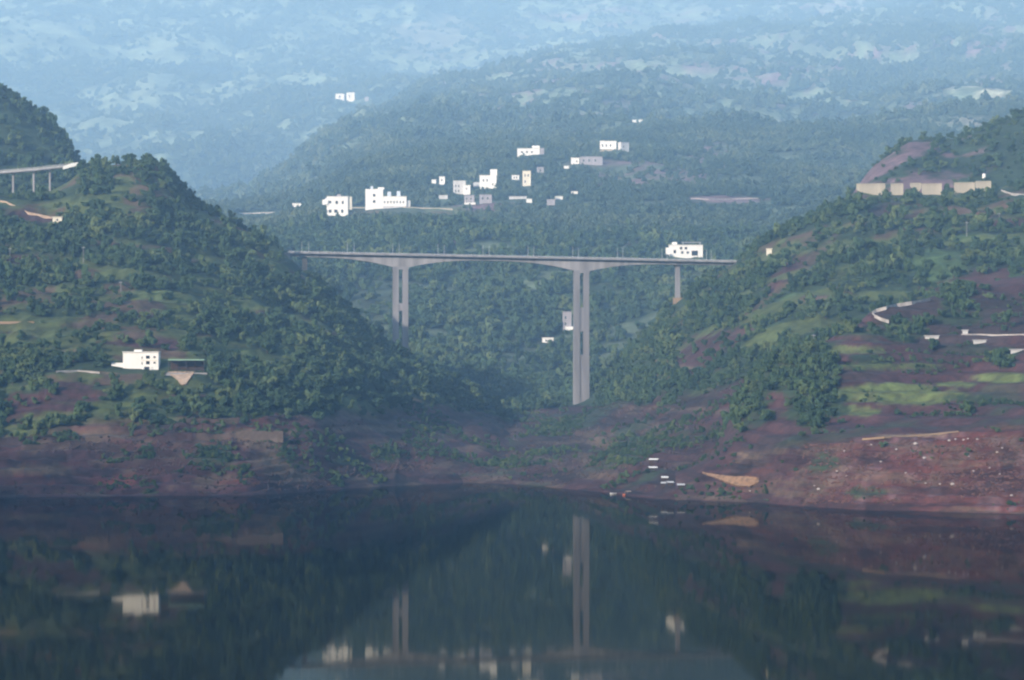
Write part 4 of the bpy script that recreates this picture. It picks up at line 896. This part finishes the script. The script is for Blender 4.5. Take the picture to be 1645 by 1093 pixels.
# loose stones and stone rows on the red bank
sm = []
for k in range(4):
    r_ = np.random.default_rng(500 + k); m = MB()
    rings = []
    for (z, q) in ((-.5, .75), (0.05, 1.0), (.5, .8), (.8, .35)):
        rings.append([(q * r_.uniform(.8, 1.15) * math.cos(t), q * r_.uniform(.8, 1.15) * math.sin(t), z) for t in np.linspace(0, 6.283, 7, endpoint=False)])
    m.sweep(rings); o = m.build('boulder', M['stone']); sm.append(o.data); bpy.data.objects.remove(o)
for i, (x, y, s_) in enumerate([(1525, 708, 1.1), (1535, 706, .9), (1548, 707, 1.0), (1555, 705, .8), (1570, 706, .9), (1471, 713, 1.5), (1357, 725, .9), (1315, 786, 1.3), (1308, 781, .8), (1530, 778, 1.4), (1487, 777, .9), (1510, 778, .8), (1606, 762, .9), (1625, 796, 1.0),
        (1485, 736, 1.3), (1556, 734, .9), (1580, 735, .8), (1360, 765, .8), (1400, 715, 1.0), (1440, 722, .9), (1415, 742, .9), (1590, 752, .8), (1602, 727, 1.0), (1455, 760, .8), (1345, 757, 1.0), (1564, 757, .9), (1205, 789, .8), (1610, 720, .8)]):
    P = hill_n.at(x, y); o = bpy.data.objects.new('boulder', sm[i % 4]); COL.objects.link(o); o.location = P; s_ *= 0.72; o.scale = (s_ * 1.2, s_, s_ * .9); o.rotation_euler = (0, 0, i * 1.7)
    tag(o, 'pale loose boulder lying on the bare reddish bank at the right shore', 'boulder', 'pale boulders on the red bank')
nb = 5200; B = MB(); bx = rng.uniform(1290, 1700, nb); lv = np.array([712, 722, 731, 742, 752, 764, 772, 783, 792, 802]); by = lv[rng.integers(0, 10, nb)] - (bx - 1450) * 0.045 + rng.normal(0, 2.2, nb) + 4 * fbm(bx, bx * 0, 60, 3, 611)
kp = fbm(bx, by * 4, 40, 3, 601) + rng.normal(0, .15, nb) > -0.1; bx, by = bx[kp], by[kp]; nb = len(bx)
vv = []; ff = []
tmpl = np.array([v.co[:] for v in sm[0].vertices]); tf = [tuple(pp.vertices) for pp in sm[0].polygons]
for i in range(nb):
    P = hill_n.at(bx[i], by[i]); s_ = 0.2 + 0.75 * rng.random() ** 3; b0 = len(vv)
    vv += [tuple(q) for q in (tmpl * s_ * np.array((1.3, 1, .8)) + np.array(P[:]))]; ff += [tuple(q + b0 for q in t) for t in tf]
B.v = vv; B.f = ff
rub = mat_noisy('reddish_rubble', (0.13, 0.068, 0.055), 0.3, 0.5)
tag(B.build('rubble', rub), 'reddish stone rubble scattered over the bare right bank', 'rubble', kind='stuff')

def clods(h, count, field, lb, mat):
    pts = sample(h, count, 0.18, 1.0, 60, field); T_ = len(tmpl); n_ = len(pts)
    sc = pts[:, 3:4, None] * rng.uniform(0.7, 1.4, (n_, 1, 3)); an = rng.random(n_) * 6.28; c_, s_ = np.cos(an)[:, None], np.sin(an)[:, None]
    v = tmpl[None] * sc; v = np.stack([v[..., 0] * c_ - v[..., 1] * s_, v[..., 0] * s_ + v[..., 1] * c_, v[..., 2]], -1) + pts[:, None, :3]
    B = MB(); B.v = v.reshape(-1, 3).tolist(); B.f = [tuple(q + i * T_ for q in t) for i in range(n_) for t in tf]
    me = bpy.data.meshes.new('rubble'); me.from_pydata(B.v, [], B.f); me.materials.append(mat); o = bpy.data.objects.new('rubble', me); COL.objects.link(o); tag(o, lb, 'rubble', kind='stuff')
dark_rub = mat_noisy('brown_rubble', (0.075, 0.052, 0.045), 0.15, 0.6)
clods(hill_l, 5000, hill_l.bare * (hill_l.T < 2.2) * sstep(-0.1, 0.3, fbm(hill_l.X, hill_l.Z * 4, 30, 3, 731)), 'brown stones and clods strewn over the bare left bank', dark_rub)
clods(hill_r, 5000, hill_r.bare * (hill_r.T < 2.3) * sstep(-0.1, 0.3, fbm(hill_r.X, hill_r.Z * 4, 30, 3, 733)), 'brown stones and clods strewn over the bare banks of the inlet', dark_rub)

# ------------------------------------------------------------------ planting
def put_trees():
    pl = sample(hill_l, 15000, 1.3, 4.3); pr = sample(hill_r, 13000, 1.3, 4.3); pn = sample(hill_n, 1500, 1.5, 4.2)
    pk = sample(hill_k, 2600, 2.8, 5.0); pu = sample(hill_u, 2400, 1.4, 4.2)
    lone = [(1555, 668, 4.0, hill_n, 'lone dark bushy tree on the bare slope at the far right'), (155, 262, 4.2, hill_l, 'left one of two round trees on the ridge beside the viaduct end'), (186, 260, 3.6, hill_l, 'right one of two round trees on the ridge beside the viaduct end'),
            (237, 272, 5.2, hill_l, 'tall dense tree at the right end of the red-earth ridge'), (1530, 492, 4.6, hill_n, 'dark tree standing at the edge of the purple field on the right'), (1605, 594, 4.8, hill_n, 'broad dark tree below the low sheds near the right edge'),
            (1316, 640, 5.0, hill_n, 'largest dark tree in the gully of the right spur'), (1420, 720, 2.0, hill_n, 'small shrub growing below the ochre track')]
    for i, (x, y, s, h, lb) in enumerate(lone): tree(h.at(x, y), s, i, lb)
    # nearest trees as single things
    c = []
    for nm, pts in (('l', pl), ('n', pn), ('r', pr)):
        px = CX + F * pts[:, 0] / pts[:, 1]; ok = (px > 0) & (px < 1645)
        for j in np.nonzero(ok)[0]: c.append((pts[j, 3] / pts[j, 1], nm, j))
    c.sort(reverse=True)
    used = dict(l=set(), n=set(), r=set())
    lab = dict(l=('green leafy tree in the dense wood on the left hillside', 'trees on the left hillside'), n=('green leafy tree in the clumps on the terraced right spur', 'trees on the right spur'), r=('green leafy tree in the wood on the right hillside', 'trees on the right hillside'))
    for i, (_, nm, j) in enumerate(c[:288]):
        q = dict(l=pl, n=pn, r=pr)[nm][j]; used[nm].add(j)
        px = CX + F * q[0] / q[1]; py = HY - F * (q[2] - CH) / q[1]; lb, gp = lab[nm]
        if nm == 'l':
            if abs(px - 235) < 95 and 555 < py < 640: lb, gp = 'leafy green tree in the bushes around the white house on the left hillside', 'trees around the white house'
            elif px > 560: lb, gp = 'leafy green tree on the descending tip of the left spur beside the inlet', 'trees on the tip of the left spur'
            elif py > 625: lb, gp = 'leafy green tree at the lower edge of the left wood, above the bare bank', 'trees along the lower edge of the left wood'
            elif py < 400: lb, gp = 'leafy green tree high on the left hillside near the viaduct and ridge', 'trees high on the left hillside'
        elif nm == 'r':
            if px < 1190: lb, gp = 'leafy green tree on the steep slope below the right end of the bridge', 'trees below the right end of the bridge'
            elif py < 345: lb, gp = 'leafy green tree just below the cream road walls on the right hillside', 'trees below the cream road walls'
        elif px < 1345: lb, gp = 'leafy green tree in the dark gully at the left edge of the terraced spur', 'trees in the gully of the right spur'
        tree(q[:3], q[3], i, lb, gp)
    pl = np.delete(pl, list(used['l']), 0); pn = np.delete(pn, list(used['n']), 0); pr = np.delete(pr, list(used['r']), 0)
    src = [next(o for o in bpy.data.objects if o.data is m) for m in CROWNS]
    forest('forest', 'dense wood covering the left hillside', pl, src)
    forest('forest', 'wood covering the right hillside beyond the bridge end', pr, src)
    forest('forest', 'scattered bushes and tree clumps on the terraced right spur', pn, src)
    forest('forest', 'wood on the hazy knoll behind the viaduct', pk, src)
    forest('forest', 'sparse trees on the pinkish slope above the road walls', pu, src)
    pm = np.concatenate([sample(hill_m, 60000, 2.6, 6.0, 120, np.where(hill_m.T < 5.2, hill_m.dens, 0)), sample(hill_m, 42000, 5.0, 12.0, 120, np.where(hill_m.T >= 5.2, hill_m.dens, 0))]); pf = sample(hill_f, 42000, 6, 15, 120)
    for hh, cnt, lb in ((hill_l, 2200, 'low shrubs and weeds on the bare left bank'), (hill_r, 3200, 'low shrubs and weeds on the bare ground of the inlet'), (hill_n, 2600, 'low shrubs and weeds on the terraced right bank')):
        forest('shrubs', lb, sample(hh, cnt, 0.5, 1.7, field=hh.shrub), src, 'shrubs')
    near = pm[:, 1] < 3300
    forest('forest', 'dark wood filling the valley behind the bridge', pm[near], src)
    fs = []
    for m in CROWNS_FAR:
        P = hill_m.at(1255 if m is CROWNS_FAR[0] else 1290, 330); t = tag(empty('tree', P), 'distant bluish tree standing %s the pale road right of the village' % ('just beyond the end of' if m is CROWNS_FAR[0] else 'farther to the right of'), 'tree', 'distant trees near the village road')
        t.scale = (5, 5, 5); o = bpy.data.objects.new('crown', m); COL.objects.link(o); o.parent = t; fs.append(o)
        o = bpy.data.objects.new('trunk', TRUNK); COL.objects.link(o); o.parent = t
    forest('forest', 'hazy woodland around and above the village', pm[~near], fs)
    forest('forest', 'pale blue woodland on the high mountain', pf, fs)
put_trees()

# ------------------------------------------------------------------ haze
hz = MB().box(-6200, 6200, -2900, 17500, -40, 2100)
hm = bpy.data.materials.new('haze'); hm.use_nodes = True; n = hm.node_tree.nodes; n.clear()
out = n.new('ShaderNodeOutputMaterial'); pv = n.new('ShaderNodeVolumePrincipled')
pv.inputs['Density'].default_value = HAZE_DENSITY; pv.inputs['Color'].default_value = (*HAZE_COLOR, 1); pv.inputs['Absorption Color'].default_value = (0.25, 0.25, 0.25, 1)
pv.inputs['Anisotropy'].default_value = 0.0
hm.node_tree.links.new(pv.outputs[0], out.inputs['Volume'])
tag(hz.build('haze', hm), 'pale blue haze filling the valley', 'haze', kind='stuff')
